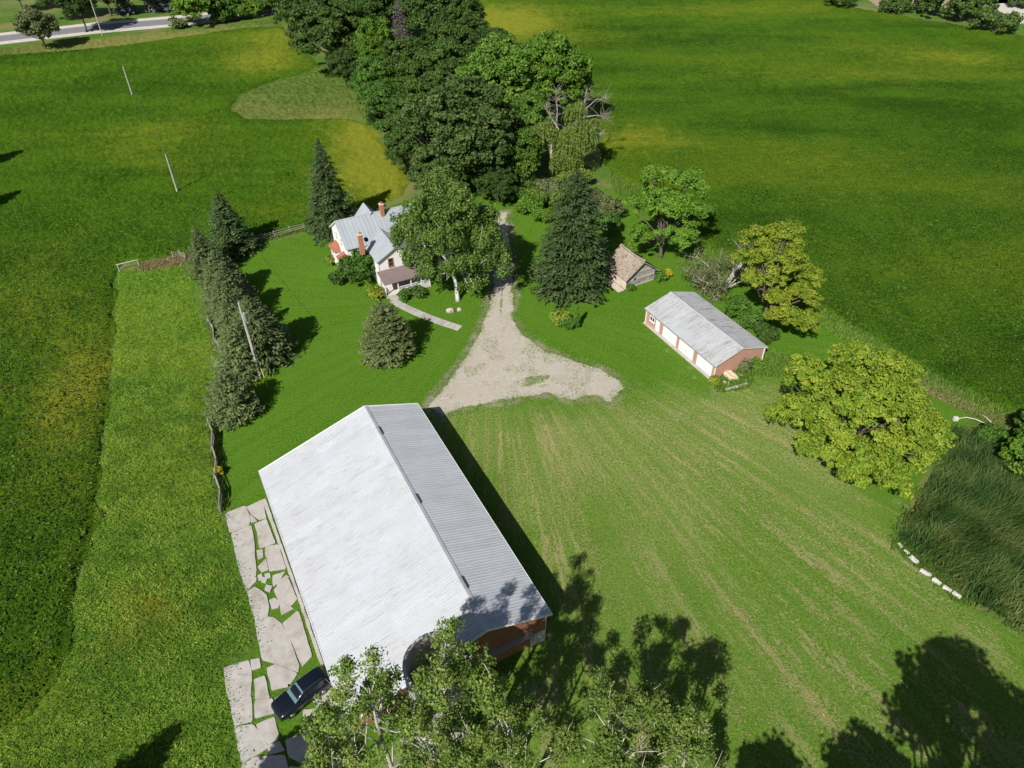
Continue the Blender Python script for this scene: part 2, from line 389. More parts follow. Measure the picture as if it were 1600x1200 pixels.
leaf('straw', (.22, .17, .08), (.31, .24, .12), (.40, .325, .18), trans=.1)
leaf('goldenrod', (.30, .26, .02), (.50, .42, .03), (.62, .52, .05), trans=.2)

# ------------------------------------------------------------------ SETTING: ground
gp = MB(); gp.add([(-3000,-3000,0),(3000,-3000,0),(3000,3000,0),(-3000,3000,0)], [(0,1,2,3)])
tag(gp.build('ground', MATS['rough_grass']), kind='structure')

YARD = GP([(285,405),(400,384),(470,366),(560,340),(640,310),(780,308),(830,300),(930,288),(960,300),(1010,330),(1110,410),(1270,495),(1400,575),(1500,625),(1520,660),(1470,700),(1430,780),(1398,830),(1412,868),(1500,938),(1640,1010),(1700,1330),(300,1330),(358,1180),(350,1040),(398,1008),(352,850),(350,800),(330,660),(340,560)])
def ragged_grid(name, poly, cell, z, matname, amp=.6, freq=.8, seed=1, holes=(), extra=None, uvf=None, zamp=0.0, fray=None):
    lo = poly.min(0)-1; hi = poly.max(0)+1
    xs = np.arange(lo[0], hi[0], cell); ys = np.arange(lo[1], hi[1], cell)
    X, Y = np.meshgrid(xs, ys)
    n1 = (fbm(X*freq, Y*freq, seed, 6)-.5)*2*amp; n2 = (fbm(X*freq, Y*freq, seed+50, 6)-.5)*2*amp
    I = inside(poly, X+n1, Y+n2)
    if fray is not None: I &= np.random.default_rng(seed).random(X.shape) < np.clip(edge_dist(poly, X, Y)/fray+.15+(fbm(X*.9, Y*.9, 77)-.5)*1.2, 0, 1)
    for h in holes: I &= ~inside(h, X+n1, Y+n2)
    nx = len(xs); fm = I[:-1,:-1]&I[1:,:-1]&I[:-1,1:]&I[1:,1:]
    jj, ii = np.nonzero(fm); a = jj*nx+ii; Q = np.stack([a, a+1, a+nx+1, a+nx], 1)
    used = np.unique(Q); re = np.full(X.size, -1); re[used] = np.arange(len(used)); Q = re[Q]
    x = X.ravel()[used]; y = Y.ravel()[used]
    Z = z+zamp*(fbm(x*.7, y*.7, seed+9)-.5)
    ex = {k: f(x, y) for k, f in (extra or {}).items()}
    me = npmesh(name, np.stack([x, y, Z], 1), Q, uv=(uvf(x, y) if uvf else None), extra=ex, smooth=True)
    return tag(link(name, me, MATS[matname]), kind='structure')
PIV = np.array([-2.9, 89.0])                         # the mower tracks fan out from the drive
def swath(x, y):
    r = np.hypot(x-PIV[0], y-PIV[1]); a = np.arctan2(x-PIV[0], PIV[1]-y)
    return np.stack([a*42, r], 1)
def dryness(x, y):
    # hay ground: right of the barn and below the gravel
    p = HAY; I = inside(p, x, y); d = edge_dist(p, x, y); s = np.where(I, d, -d)
    return np.clip(.5+(s+(fbm(x*.25, y*.25, 5)-.5)*7)/6, 0, 1)
HAY = GP([(690,650),(760,650),(900,640),(1000,625),(1110,610),(1230,600),(1330,760),(1400,840),(1640,1040),(1700,1330),(560,1330),(720,1120),(800,1030),(862,962)])
BARE = [(1120,610,1.6),(1190,660,1.2),(415,785,.8),(560,470,0.0),(930,850,.6),(1060,650,2.0),(1410,790,1.5),(690,1190,3.0),(850,1080,3.0),(620,1180,3),(1000,600,1.0),(1076,575,.7),(1040,548,.7),(1085,590,.6),(960,440,1.0)]
def bareness(x, y):
    t = np.zeros_like(x)
    for a, b, r in BARE:
        if r > 0:
            g = G(a, b); t = t+.9*np.exp(-((x-g[0])**2+(y-g[1])**2)/(r*r))
    ed = edge_dist(DRIVE, x, y); t = np.clip(.4*t*(.1+1.3*fbm(x*1.5, y*1.5, 8)), 0, .33)
    return np.clip(np.maximum(t, .42*np.exp(-(ed/1.1)**2)*(.3+1.0*fbm(x*.5, y*.5, 14))), 0, .9)
DRIVE = GP([(765,330),(795,330),(801,380),(805,440),(806,480),(806,500),(820,522),(850,545),(900,562),(945,578),(970,592),(980,606),(955,634),(930,622),(890,628),(850,618),(800,627),(760,634),(720,642),(690,655),(664,637),(690,602),(715,572),(735,540),(750,512),(760,482),(766,450),(765,400)])
HOLE = GP([(800,598),(830,588),(862,586),(850,598),(815,606)])
def greener(x, y): return dryness(x, y)*np.clip(.42+.58*np.exp(-((y-60)/13)**2)+(fbm(x*.12, y*.12, 44)-.5)*.7, 0, 1)
ragged_grid('lawn', YARD, .35, .02, 'lawn', .5, .5, 3, extra={'dry': greener, 'hay': dryness, 'bare': bareness}, uvf=swath, zamp=.05)

def mediangrass(x, y):
    c = GP([(781,330),(783,400),(784,450),(783,490)])
    d = np.full(x.shape, 9.)
    for i in range(len(c)-1):
        a, b = c[i], c[i+1]; e = b-a; t = np.clip(((x-a[0])*e[0]+(y-a[1])*e[1])/(e@e), 0, 1)
        d = np.minimum(d, np.hypot(x-a[0]-t*e[0], y-a[1]-t*e[1]))
    m = np.clip(1-d/.45, 0, 1)*(.2+.8*fbm(x*2, y*2, 4))
    ed = edge_dist(DRIVE, x, y)
    return np.clip(m*.55+np.clip(1-ed/.9, 0, 1)*fbm(x*.8, y*.8, 12)*1.0+np.clip((fbm(x*.45, y*.45, 31, 5)-.52)*1.1, 0, .22)+inside(HOLE, x, y)*.22, 0, .9)
ragged_grid('gravel_driveway', DRIVE, .13, .06, 'gravel', .75, .8, 11, extra={'grass': mediangrass}, zamp=.05, fray=.4)

# road beyond the left field
def strip(name, pxs, w0, z, matname):
    c = GP(pxs); V = []; 
    for i, p in enumerate(c):
        d = c[min(i+1, len(c)-1)]-c[max(i-1, 0)]; d /= np.linalg.norm(d); n = np.array([-d[1], d[0]])
        V += [(*(p-n*w0), z), (*(p+n*w0), z)]
    Q = [(2*i, 2*i+2, 2*i+3, 2*i+1) for i in range(len(c)-1)]
    return tag(MB().add(V, Q).build(name, MATS[matname]), kind='structure')
RD = [(-300,98),(0,60.5),(145,44),(290,31.5),(430,14),(620,-10)]
strip('road_shoulder', RD, 7.3, .02, 'shoulder'); strip('road', RD, 3.7, .03, 'asphalt')
strip('farm_lane', [(1640,20),(1592,30),(1570,12),(1545,-8)], 7, .02, 'shoulder')
strip('bare_field', [(1360,2),(1440,3),(1560,-6)], 9, .02, 'dirt')
tag(strip('ploughed_ground', [(30,-14),(-60,-2)], 10, .02, 'dirt'), kind='structure')

# crop canopies: one radial sheet each, finer where nearer
def canopy(name, poly, ny, nx, y0, y1, s0, s1, base, amp, matname, spots, seed, label, cat, edge_amp=1.2, keep_out=()):
    ys = y0*(y1/y0)**np.linspace(0, 1, ny); ss = np.linspace(s0, s1, nx)
    S, Y = np.meshgrid(ss, ys); X = S*(Y+25)
    rng = np.random.default_rng(seed)
    cell = (s1-s0)/nx*(Y+25)
    X = X+rng.uniform(-.35, .35, X.shape)*cell; Yj = Y+rng.uniform(-.35, .35, X.shape)*cell
    n1 = (fbm(X*.35, Yj*.35, seed)-.5)*2*edge_amp; n2 = (fbm(X*.35, Yj*.35, seed+5)-.5)*2*edge_amp
    I = inside(poly, X+n1, Yj+n2)
    for k in keep_out: I &= ~inside(k, X+n1, Yj+n2)
    a_ = amp*np.minimum(1.6, .6+cell*.9)
    Z = base*(.75+.5*fbm(X*.12, Yj*.12, seed+2))+a_*(rng.uniform(-1, 1, X.shape)*.6+(fbm(X*1.1, Yj*1.1, seed+3)-.5)*1.2)
    ed = edge_dist(poly, X, Yj); Z = Z*np.clip(.25+ed/1.6, 0, 1); Z = np.where(I, np.maximum(Z, .045), -.02)
    any_ = I[:-1,:-1]|I[1:,:-1]|I[:-1,1:]|I[1:,1:]
    jj, ii = np.nonzero(any_); k = jj*nx+ii; Q = np.stack([k, k+1, k+nx+1, k+nx], 1)
    used = np.unique(Q); re = np.full(X.size, -1); re[used] = np.arange(len(used)); Q = re[Q]
    x = X.ravel()[used]; y = Yj.ravel()[used]; z = Z.ravel()[used]
    yl = np.zeros_like(x)
    for px, py, rx, ry, s in spots:
        g = G(px, py); wx = x+(fbm(x*.15, y*.15, 61)-.5)*10; wy = y+(fbm(x*.15, y*.15, 62)-.5)*10; yl = yl+.85*s*np.exp(-((wx-g[0])/rx/1.8)**2-((wy-g[1])/ry/1.8)**2)
    me = npmesh(name, np.stack([x, y, z], 1), Q, extra={'yellow': yl}, smooth=False)
    return tag(link(name, me, MATS[matname]), label, cat, kind='stuff')
LEFT = GP([(182,424),(176,520),(170,620),(160,720),(148,820),(125,900),(107,987),(85,1067),(61,1112),(0,1152),(-260,1270),(-420,600),(-320,120),(0,88),(110,80),(200,71),(300,56),(380,45),(440,42),(468,66),(486,92),(500,104),(470,116),(420,128),(372,150),(360,172),(380,186),(440,188),(540,186),(575,196),(608,238),(636,278),(630,304),(560,336),(520,345),(470,355),(400,372),(300,397),(190,410)])
canopy('soybean_field', LEFT, 560, 430, 18, 275, -1.05, -.085, .5, .27, 'soy_left',
       [(592,255,4,12,.55),(570,225,5,8,.45),(545,205,6,6,.3),(615,275,3,7,.4),(430,72,6,12,.4),(405,100,8,7,.35),(370,60,12,6,.2),(112,600,3,4,.5),(85,560,3,4,.25),(130,640,2,3,.35),(60,430,4,8,.25),(25,500,3,5,.2),(250,85,9,4,.2),(300,200,9,6,.22),(215,215,5,6,.22),(330,270,9,7,.12),(560,300,7,5,.25),(120,480,3,5,.2),(30,1080,2,3,.3),(100,700,2.5,4,.25),(250,250,9,3,.15)],
       21, 'dark green soybean crop with yellow patches left of the spruces', 'crop', keep_out=())
RIGHT = GP([(722,-20),(740,28),(770,66),(850,80),(915,98),(928,150),(938,220),(945,262),(975,284),(1030,306),(1115,392),(1200,436),(1285,482),(1400,552),(1480,598),(1600,650),(2000,830),(2300,300),(1800,90),(1600,58),(1500,40),(1400,24),(1320,10),(1280,-14)])
canopy('soybean_field', RIGHT, 560, 520, 40, 310, -.09, 1.15, .45, .24, 'soy_right',
       [(765,40,9,11,.55),(800,30,10,9,.45),(840,52,14,6,.25),(1000,215,6,5,.35),(975,222,5,4,.25),(1370,74,14,4,.3),(1485,92,10,4,.35),(1330,122,20,4,.25),(1400,105,20,5,.15),(1060,20,30,5,.2),(1180,15,25,4,.2),(1250,260,8,6,.15),(1420,260,9,5,.15),(1300,320,9,5,.12),(900,70,14,5,.2),(1180,230,9,4,.12)],
       22, 'wide dark green soybean crop right of the tree line', 'crop')
MEADOW = GP([(186,426),(285,407),(338,560),(326,660),(344,800),(349,850),(372,900),(398,1005),(349,1038),(362,1130),(372,1230),(-200,1300),(-60,1180),(0,1152),(61,1112),(85,1067),(107,987),(125,900),(148,820),(160,720),(172,620),(180,520)])
canopy('meadow_grass', MEADOW, 400, 360, 18, 102, -.95, -.28, .10, .16, 'meadow',
       [(265,960,1.2,1.5,.5),(225,940,1.2,1.5,.35),(245,930,1.5,2,.3),(215,560,2,4,.15),(50,1080,2,1.5,.35),(235,690,2,4,.15),(300,480,1.6,5,.2),(310,560,1.2,5,.2),(150,1020,2,2,.15),(120,1150,2,1.5,.2)],
       23, 'long bright green grass strip between the soybeans and the rail fence', 'grass', edge_amp=.5)
# rough grass pocket beside the tree line and verge by the road
PATCH = GP([(362,172),(374,150),(420,129),(470,117),(505,104),(545,120),(575,160),(578,192),(540,184),(440,187),(380,185)])
canopy('rough_grass', PATCH, 200, 160, 150, 240, -.42, -.12, .28, .5, 'meadow_dull', [(440,180,9,4,.3),(400,160,5,5,.3),(540,170,6,8,.35)], 24,
       'rough grass pocket cut into the soybeans beside the tree line', 'grass')

VERGE = GP([(-60,84),(0,77),(145,60),(290,46),(440,28),(452,40),(380,44),(300,55),(200,70),(110,79),(0,87),(-60,96)])
canopy('verge_weeds', VERGE, 110, 260, 190, 285, -.72, -.22, .25, .4, 'meadow_dull', [(180,68,14,4,.5),(260,58,14,4,.5),(60,80,14,4,.4),(330,50,10,4,.3)], 25,
       'weedy dry verge between the road and the left soybeans', 'grass')
# ------------------------------------------------------------------ foliage tools
def leafquads(P, Nn, s, asp, rng):
    n = len(P); r = rng.normal(size=(n, 3)); Nn = Nn/np.linalg.norm(Nn, axis=1, keepdims=True)
    t = np.cross(Nn, r); t /= np.linalg.norm(t, axis=1, keepdims=True)+1e-9; b = np.cross(Nn, t)
    s = s[:, None]
    V = np.stack([P-t*s, P+b*s*asp-Nn*s*.12, P+t*s, P-b*s*asp-Nn*s*.12], 1).reshape(-1, 3)
    return V, np.arange(4*n).reshape(n, 4)
def make_crown(lobes, nclump, per, clump_r, size, rng, asp=.62, up=.35, shell=(.72, 1.04), flat=.75, jit=.8, droop=0.0, core=.35):
    """clumps of leaf-sized faces through the outer volume of several lobes"""
    vol = np.array([(r[0]*r[1]*r[2])**(2/3) for c, r in lobes]); vol[0] *= core; vol /= vol.sum()
    which = rng.choice(len(lobes), nclump, p=vol)
    d = rng.normal(size=(nclump, 3)); d /= np.linalg.norm(d, axis=1, keepdims=True)
    d[:, 2] = np.where(d[:, 2] < -.45, -d[:, 2], d[:, 2])
    C = np.array([lobes[k][0] for k in which]); R = np.array([lobes[k][1] for k in which])
    cc = C+d*R*rng.uniform(*shell, (nclump, 1))
    cr = clump_r*rng.uniform(.6, 1.35, nclump)
    ct = rng.uniform(0, 1, nclump)
    idx = np.repeat(np.arange(nclump), per); n = len(idx)
    e = rng.normal(size=(n, 3)); e /= np.linalg.norm(e, axis=1, keepdims=True)
    rad = rng.uniform(.35, 1.0, n)**.6
    off = e*rad[:, None]*cr[idx][:, None]*np.array([1, 1, flat])
    if droop: off[:, 2] -= droop*rng.uniform(0, 1, n)*cr[idx]
    P = cc[idx]+off
    Nn = e*.9+d[idx]*.5+np.array([0, 0, up])+rng.normal(size=(n, 3))*jit
    s = size*rng.uniform(.55, 1.3, n)
    V, Q = leafquads(P, Nn, s, asp, rng)
    tint = np.clip(ct[idx]*.65+rng.uniform(-.02, .34, n), 0, 1)
    return V, Q, np.repeat(tint, 4)
def limbs(mb, base, lobes, r0, rng, fork=.45, twigs=1):
    """tapered trunk with a limb into every lobe"""
    base = np.array(base, float); top = max(lobes, key=lambda l: l[0][2])[0]
    fz = lobes[0][0]; fk = base+(np.array(fz)-base)*fork; fk[0] += rng.uniform(-.3, .3)
    mb.tube([base-[0, 0, .2], base+(fk-base)*.15, base+(fk-base)*.6+[rng.uniform(-.15, .15), 0, 0], fk], [r0*1.45, r0*1.05, r0*.9, r0*.75], 8)
    for li, (c, r) in enumerate(lobes):
        if len(lobes) > 30 and li % 2: continue
        c = np.array(c, float); m = fk+(c-fk)*.5+rng.normal(size=3)*.12*np.linalg.norm(c-fk); m[2] = max(m[2], fk[2])
        mb.tube([fk, m, c], [r0*.6, r0*.38, r0*.16], 6)
        for _ in range(twigs):
            e = c+rng.normal(size=3)*np.array(r)*.55; e[2] = max(e[2], fk[2]*.8)
            mb.tube([m+(c-m)*.4, (m+e)/2+rng.normal(size=3)*.2, e], [r0*.26, r0*.17, r0*.05], 5)
def rand_lobes(zc, rx, rz, k, rng):
    n = k*2+8; L = [((0, 0, zc), (rx*.62, rx*.62, rz*.62))]
    for i in range(n):
        zz = 1-1.5*(i+.5)/n; a = i*2.39996+rng.uniform(-.3, .3); q = math.sqrt(max(0, 1-zz*zz)); f = rng.uniform(.60, .86); s = rng.uniform(.22, .36)
        L.append(((cos(a)*q*rx*f, sin(a)*q*rx*f, zc+zz*rz*f), (rx*s, rx*s, rx*s*.8)))
    return L
def sublobes(L, rng, m=5, f=.62, s=(.36, .50)):
    out = [L[0]]
    for c, r in L:
        for i in range(m):
            d = rng.normal(size=3); d /= np.linalg.norm(d); d[2] = abs(d[2])*.9-.15; k = rng.uniform(*s)
            out.append(((c[0]+d[0]*r[0]*f, c[1]+d[1]*r[1]*f, c[2]+d[2]*r[2]*f), (r[0]*k, r[1]*k, r[2]*k)))
    return out
def tree(name, label, loc, lobes, mat, bark='bark', r0=.3, nclump=170, per=70, clump_r=.9, size=.24, seed=1, group=None, cat='tree', twigs=1, **kw):
    rng = np.random.default_rng(seed); o = empty(name, (loc[0], loc[1], 0)); tag(o, label, cat, group)
    mb = MB(); limbs(mb, (0, 0, 0), lobes, r0, rng, twigs=twigs); mb.build('trunk', MATS[bark], o, smooth=True)
    V, Q, t = make_crown(lobes, nclump, per, clump_r, size, rng, **kw)
    link('crown', npmesh('crown', V, Q, t), MATS[mat], o); return o
def broadleaf(name, label, px, py, zc, rx, rz, mat, seed, k=8, group=None, cat='tree', dens=1.0, size=.26, clump_r=1.0, bark='bark', r0=None, ry=None, **kw):
    """px,py: where the middle of the crown is seen; zc: its height"""
    rng = np.random.default_rng(seed+1000); g = G(px, py, zc)
    lobes = rand_lobes(zc, rx, rz, k, rng)
    area = 4*pi*rx*((rx+rz)/2); n = int(np.clip(area*dens*1.15/clump_r**1.4, 25, 620))
    per = int(np.clip(58*clump_r**1.6*(.26/size)**1.5, 24, 110))
    return tree(name, label, g, lobes, mat, bark, r0 or max(.08, rx*.045), n, per, clump_r, size, seed, group, cat, **kw)

def spruce(name, label, loc, h, rb, mat, seed, group=None, dens=1.0, skirt=.04, top=1.0, size=.20, droop=.32, twist=None, cat='tree', power=.85):
    rng = np.random.default_rng(seed); o = empty(name, (loc[0], loc[1], 0)); tag(o, label, cat, group)
    mb = MB(); mb.tube([(0,0,-.2), (0,0,h*.3), (0,0,h*.75), (0,0,h*.985)], [h*.02+.05, h*.016+.03, h*.007+.02, .02], 7)
    P = []; Nn = []; S = []; T = []
    z = h*skirt+.25
    while z < h*.985:
        f = (z-h*skirt)/(h*(1-skirt)); R = rb*(1-f)**power*(1 if f > .1 else .8+2*f)
        nb = max(5, int((7+9*(1-f))*min(1.25, .6+R/3)))
        a0 = rng.uniform(0, 6.28)
        for i in range(nb):
            a = a0+2*pi*i/nb+rng.uniform(-.25, .25); L = R*rng.uniform(.68, 1.14)
            if L < .15: continue
            lift = rng.uniform(-.05, .25)-(0.0 if f > .55 else .1); bt = rng.uniform(0, 1)
            ns = max(3, int(L/ (size*.85)*dens))
            t = (np.arange(ns)+rng.uniform(.3, 1., ns))/ns
            cx = cos(a)*L*t; cy = sin(a)*L*t; cz = z+lift*L*t-droop*L*t*t+.10*L*t**4
            wdt = (.10+.30*(1-abs(t-.5)*1.2))*L*.55
            if i % 3 == 0: mb.tube([(0,0,z), (cos(a)*L*.5, sin(a)*L*.5, z+lift*L*.5-droop*L*.25), (cos(a)*L*.9, sin(a)*L*.9, z+lift*L*.9-droop*L*.81)], [.02+.008*h*.5*(1-f), .02, .008], 4, False)
            for sgn in (-1, 0, 1):
                q = rng.uniform(.5, 1, ns)*wdt*sgn
                px_ = cx-sin(a)*q; py_ = cy+cos(a)*q; pz = cz-abs(q)*.45+rng.normal(size=ns)*.05
                P.append(np.stack([px_, py_, pz], 1))
                nn = np.stack([cos(a)*.25-sin(a)*sgn*.35+rng.normal(size=ns)*.3, sin(a)*.25+cos(a)*sgn*.35+rng.normal(size=ns)*.3, np.full(ns, 1.)], 1); Nn.append(nn)
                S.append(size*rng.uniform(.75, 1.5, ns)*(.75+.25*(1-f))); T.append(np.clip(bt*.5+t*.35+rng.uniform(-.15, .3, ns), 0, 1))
        z += max(.16, (.30+.045*h*.5)*(1-.45*f))*rng.uniform(.8, 1.2)/max(.8, dens**.5)
    P = np.concatenate(P); Nn = np.concatenate(Nn); S = np.concatenate(S); T = np.concatenate(T)
    V, Q = leafquads(P, Nn, S, .42, rng)
    mb.build('trunk', MATS['bark'], o, smooth=True)
    link('crown', npmesh('crown', V, Q, np.repeat(T, 4)), MATS[mat], o); return o

def bush(name, label, loc, r, h, mat, seed, n=None, size=.16, clump_r=.5, group=None, cat='shrub', k=4, **kw):
    rng = np.random.default_rng(seed)
    lobes = [((0, 0, h*.5), (r*.75, r*.75, h*.48))]
    for i in range(k):
        a = 2*pi*i/k+rng.uniform(-.5, .5); lobes.append(((cos(a)*r*.5, sin(a)*r*.5, h*rng.uniform(.3, .6)), (r*.5, r*.5, h*.4)))
    nc = n or int(np.clip(2.8*r*(r+h)/clump_r**1.5, 14, 180))
    o = empty(name, (loc[0], loc[1], 0)); tag(o, label, cat, group); mb = MB()
    for c, rr in lobes: mb.tube([(0,0,-.1), (c[0]*.4, c[1]*.4, c[2]*.6), c], [.05+.012*r, .04, .015], 5)
    mb.build('stem', MATS['bark'], o)
    V, Q, t = make_crown(lobes, nc, int(46*(.16/size)**1.3*(clump_r/.5)**1.5), clump_r, size, rng, **kw)
    V[:, 2] = np.maximum(V[:, 2], .03)
    link('foliage', npmesh('foliage', V, Q, t), MATS[mat], o); return o
# ------------------------------------------------------------------ BUILDINGS
AZ = -0.475                                  # all farm buildings share this bearing
def local(o, p):
    q = o.matrix_basis.inverted() @ Vector((p[0], p[1], p[2])); return q
def frame_obj(name, loc, a=AZ): return empty(name, (loc[0], loc[1], 0), -a)

def panel_mesh(name, wdt, length, pitch, rh):
    n = max(1, int(round(wdt/pitch))); p = wdt/n; prof = []
    for i in range(n):
        x = i*p; prof += [(x, 0), (x+p*.55, 0), (x+p*.66, rh), (x+p*.89, rh)]
    prof.append((wdt, 0)); k = len(prof)
    vs = [(x, 0, z) for x, z in prof]+[(x, length, z) for x, z in prof]
    fs = [(i, i+1, i+1+k, i+k) for i in range(k-1)]
    # lower end closed by a thin lip so that the sheet has an edge
    vs += [(x, 0, z-.03) for x, z in prof]; fs += [(i+1, i, 2*k+i, 2*k+i+1) for i in range(k-1)]
    me = bpy.data.meshes.new(name); me.from_pydata(vs, [], fs); me.update(); return me
def roof_slope(parent, e, r, y0, y1, pw, pitch, rh, mat, courses=1, axis='y'):
    """sheets from eave e=(p,z) to ridge r=(p,z); the eave runs from y0 to y1 along the other axis"""
    ln = math.hypot(r[0]-e[0], r[1]-e[1]); n = int(round((y1-y0)/pw)); pw = (y1-y0)/n
    me = panel_mesh('roof_panel', pw, ln/courses, pitch, rh); me.materials.append(MATS[mat])
    if axis == 'y': X = Vector((0, 1, 0)); Y = Vector((r[0]-e[0], 0, r[1]-e[1])).normalized()
    else: X = Vector((1, 0, 0)); Y = Vector((0, r[0]-e[0], r[1]-e[1])).normalized()
    flip = X.cross(Y).z < 0
    if flip: X = -X
    Z = X.cross(Y)
    for c in range(courses):
        for i in range(n):
            s = y0+(i+1)*pw if flip else y0+i*pw
            st = Vector((e[0], s, e[1])) if axis == 'y' else Vector((s, e[0], e[1]))
            st = st+Y*(ln/courses*c)+Z*(.012 if c == 0 else .026)
            o = bpy.data.objects.new('roof_panel', me); COL.objects.link(o); o.parent = parent
            m = Matrix.Identity(4)
            for k in range(3): m[k][0] = X[k]; m[k][1] = Y[k]; m[k][2] = Z[k]; m[k][3] = st[k]
            o.matrix_local = m
def deck(parent, pts, t, a, b, mat, axis=1, name='roof_deck'):
    """thin roof boarding under the sheets; pts = [(p,z) eave, ridge, eave]"""
    P = list(pts)+[(p, z-t) for p, z in reversed(pts)]
    return MB().prism(P, a, b, axis).build(name, MATS[mat], parent)
def window(parent, c, wd, ht, nrm, frame_mat='white_paint', depth=.07, sill=True, mull=1, panes=2):
    """window on a wall: c = middle (x,y,z), nrm = '-y','+y','-x','+x'"""
    sgn = -1 if nrm[0] == '-' else 1; ax = nrm[1]
    def bx(mb, s0, s1, d0, d1, z0, z1):
        d0, d1 = sorted((d0*sgn, d1*sgn))
        if ax == 'y': mb.box(c[0]+s0, c[0]+s1, c[1]+d0, c[1]+d1, c[2]+z0, c[2]+z1)
        else: mb.box(c[0]+d0, c[0]+d1, c[1]+s0, c[1]+s1, c[2]+z0, c[2]+z1)
    p = MB(); bx(p, -wd/2, wd/2, .004, .02, -ht/2, ht/2); pane = p.build('window', MATS['window_glass'], parent)
    f = MB(); t = .09
    bx(f, -wd/2-t, -wd/2, .006, depth, -ht/2-t, ht/2+t); bx(f, wd/2, wd/2+t, .006, depth, -ht/2-t, ht/2+t)
    bx(f, -wd/2, wd/2, .006, depth-.003, ht/2, ht/2+t); bx(f, -wd/2, wd/2, .006, depth-.003, -ht/2-t, -ht/2)
    if panes >= 2: bx(f, -wd/2, wd/2, .022, depth-.015, -.025, .025)
    if mull > 1: bx(f, -.04, .04, .022, depth-.008, -ht/2, ht/2)
    f.build('frame', MATS[frame_mat], pane)
    if sill:
        s = MB(); bx(s, -wd/2-t-.05, wd/2+t+.05, .006, depth+.06, -ht/2-t-.05, -ht/2-t-.003); s.build('sill', MATS[frame_mat], pane)

# ---- the big barn
BO = (-26.90, 53.29); BL, BW = 30.42, 18.21
barn = frame_obj('barn', BO, -.474); tag(barn, 'long low barn with a huge white ribbed metal roof beside the concrete slabs', 'barn')
EL, RZ, ER = (0, 1.87), (12.26, 6.04), (BW, 4.0)
roof_slope(barn, EL, RZ, -BL, 0, .91, .30, .075, 'barn_roof_metal', 2)
roof_slope(barn, ER, RZ, -BL, 0, .91, .30, .022, 'barn_roof_metal', 1)
deck(barn, [(.06, 1.85), RZ, (BW-.06, 3.98)], .16, -BL+.03, -.03, 'pale_log')
MB().prism([(RZ[0]-.35, RZ[1]-.075), (RZ[0], RZ[1]+.085), (RZ[0]+.3, RZ[1]-.03), (RZ[0]+.3, RZ[1]-.055), (RZ[0], RZ[1]+.058), (RZ[0]-.35, RZ[1]-.10)], -BL-.02, .02).build('ridge_cap', MATS['barn_roof_metal'], barn)
for yy, nm in ((-.06, 'gable_trim'), (-BL-.02, 'gable_trim')):
    MB().prism([(0, 1.75), (12.26, 5.93), (BW, 3.9), (BW, 4.07), (12.26, 6.13), (0, 1.95)], yy, yy+.08).build(nm, MATS['white_paint'], barn)
wl = .45; zl = 1.87+(6.04-1.87)*wl/12.26-.18; wr = BW-.35; zr = 4.0+(6.04-4.0)*(.35/5.95)-.18
GB = [(wl, -.1), (wr, -.1), (wr, zr), (12.26, 5.86), (wl, zl)]
MB().prism(GB, -BL+.35, -BL+.55).build('end_wall', MATS['barn_red'], barn)
MB().prism(GB, -.55, -.35).build('end_wall', MATS['barn_red'], barn)
MB().box(wl, wl+.2, -BL+.56, -.56, -.1, zl).build('side_wall', MATS['silo_concrete'], barn)
MB().box(wr-.2, wr, -BL+.56, -.56, -.1, zr).build('side_wall', MATS['barn_red'], barn)
yf = -BL+.35
dd = MB()
for i in range(12): dd.box(12.4+i*.32, 12.4+i*.32+.30, yf-.07, yf-.02, .05, 2.0)
dd.build('sliding_door', MATS['brown_wood'], barn)
MB().box(8.6, 16.5, yf-.45, yf-.004, 2.12, 2.2).build('door_hood', MATS['steel'], barn)
st = MB(); rr = random.Random(4)
for i in range(5):
    for j in range(5): st.box(16.35+.29*i, 16.35+.29*i+.26, yf-.09-.03*rr.random(), yf-.003, .02+.33*j, .31+.33*j)
st.build('stone_patch', MATS['stone_white'], barn)
MB().box(wr+.004, wr+.06, yf+.02, yf+.1, 0, zr).build('downpipe', MATS['white_paint'], barn)
g_ = MB(); g_.tube([(BW+.05, -BL, 3.93), (BW+.05, 0, 3.93)], [.07, .07], 6); g_.build('gutter', MATS['white_paint'], barn)
for px, py in ((596, 672), (656, 778), (728, 909)):
    q = local(barn, G(px, py, 6.05)); x0 = RZ[0]+.1
    v_ = MB().box(x0, x0+.24, q.y-.6, q.y+.6, 5.85, 6.10).build('ridge_vent', MATS['dark_metal'], barn)
    MB().box(x0-.12, x0+.13, q.y-.66, q.y+.66, 6.103, 6.15).build('vent_cap', MATS['steel'], v_)
# eave bolts and stained lower edge of the sheets
bl = MB()
for i in range(100): bl.box(.05, .16, -BL+.16+i*.3, -BL+.20+i*.3, 1.93, 1.975)
tag(bl.build('sheet_ends', MATS['rail_wood'], barn), kind='stuff')

# ---- concrete stave silo at the near gable
sc = G(684, 1036, 10.3); silo = empty('silo', (sc[0], sc[1], 0)); tag(silo, 'round open-topped grey concrete silo half hidden by aspens at the barn gable', 'silo')
SR, SH = 2.42, 10.3
def ring(mb, ro, ri, z0, z1, n=40):
    vs = []
    for z, r in ((z0, ro), (z1, ro), (z1, ri), (z0, ri)):
        vs += [(r*cos(2*pi*i/n), r*sin(2*pi*i/n), z) for i in range(n)]
    fs = []
    for k in range(4):
        for i in range(n): fs.append((k*n+i, k*n+(i+1) % n, ((k+1) % 4)*n+(i+1) % n, ((k+1) % 4)*n+i))
    mb.add(vs, fs)
m_ = MB(); ring(m_, SR, SR-.16, -.1, SH); m_.build('stave_wall', MATS['silo_concrete'], silo)
for i in range(14):
    m_ = MB(); ring(m_, SR+.022, SR+.002, .5+i*.7, .54+i*.7); m_.build('hoop', MATS['steel'], silo)
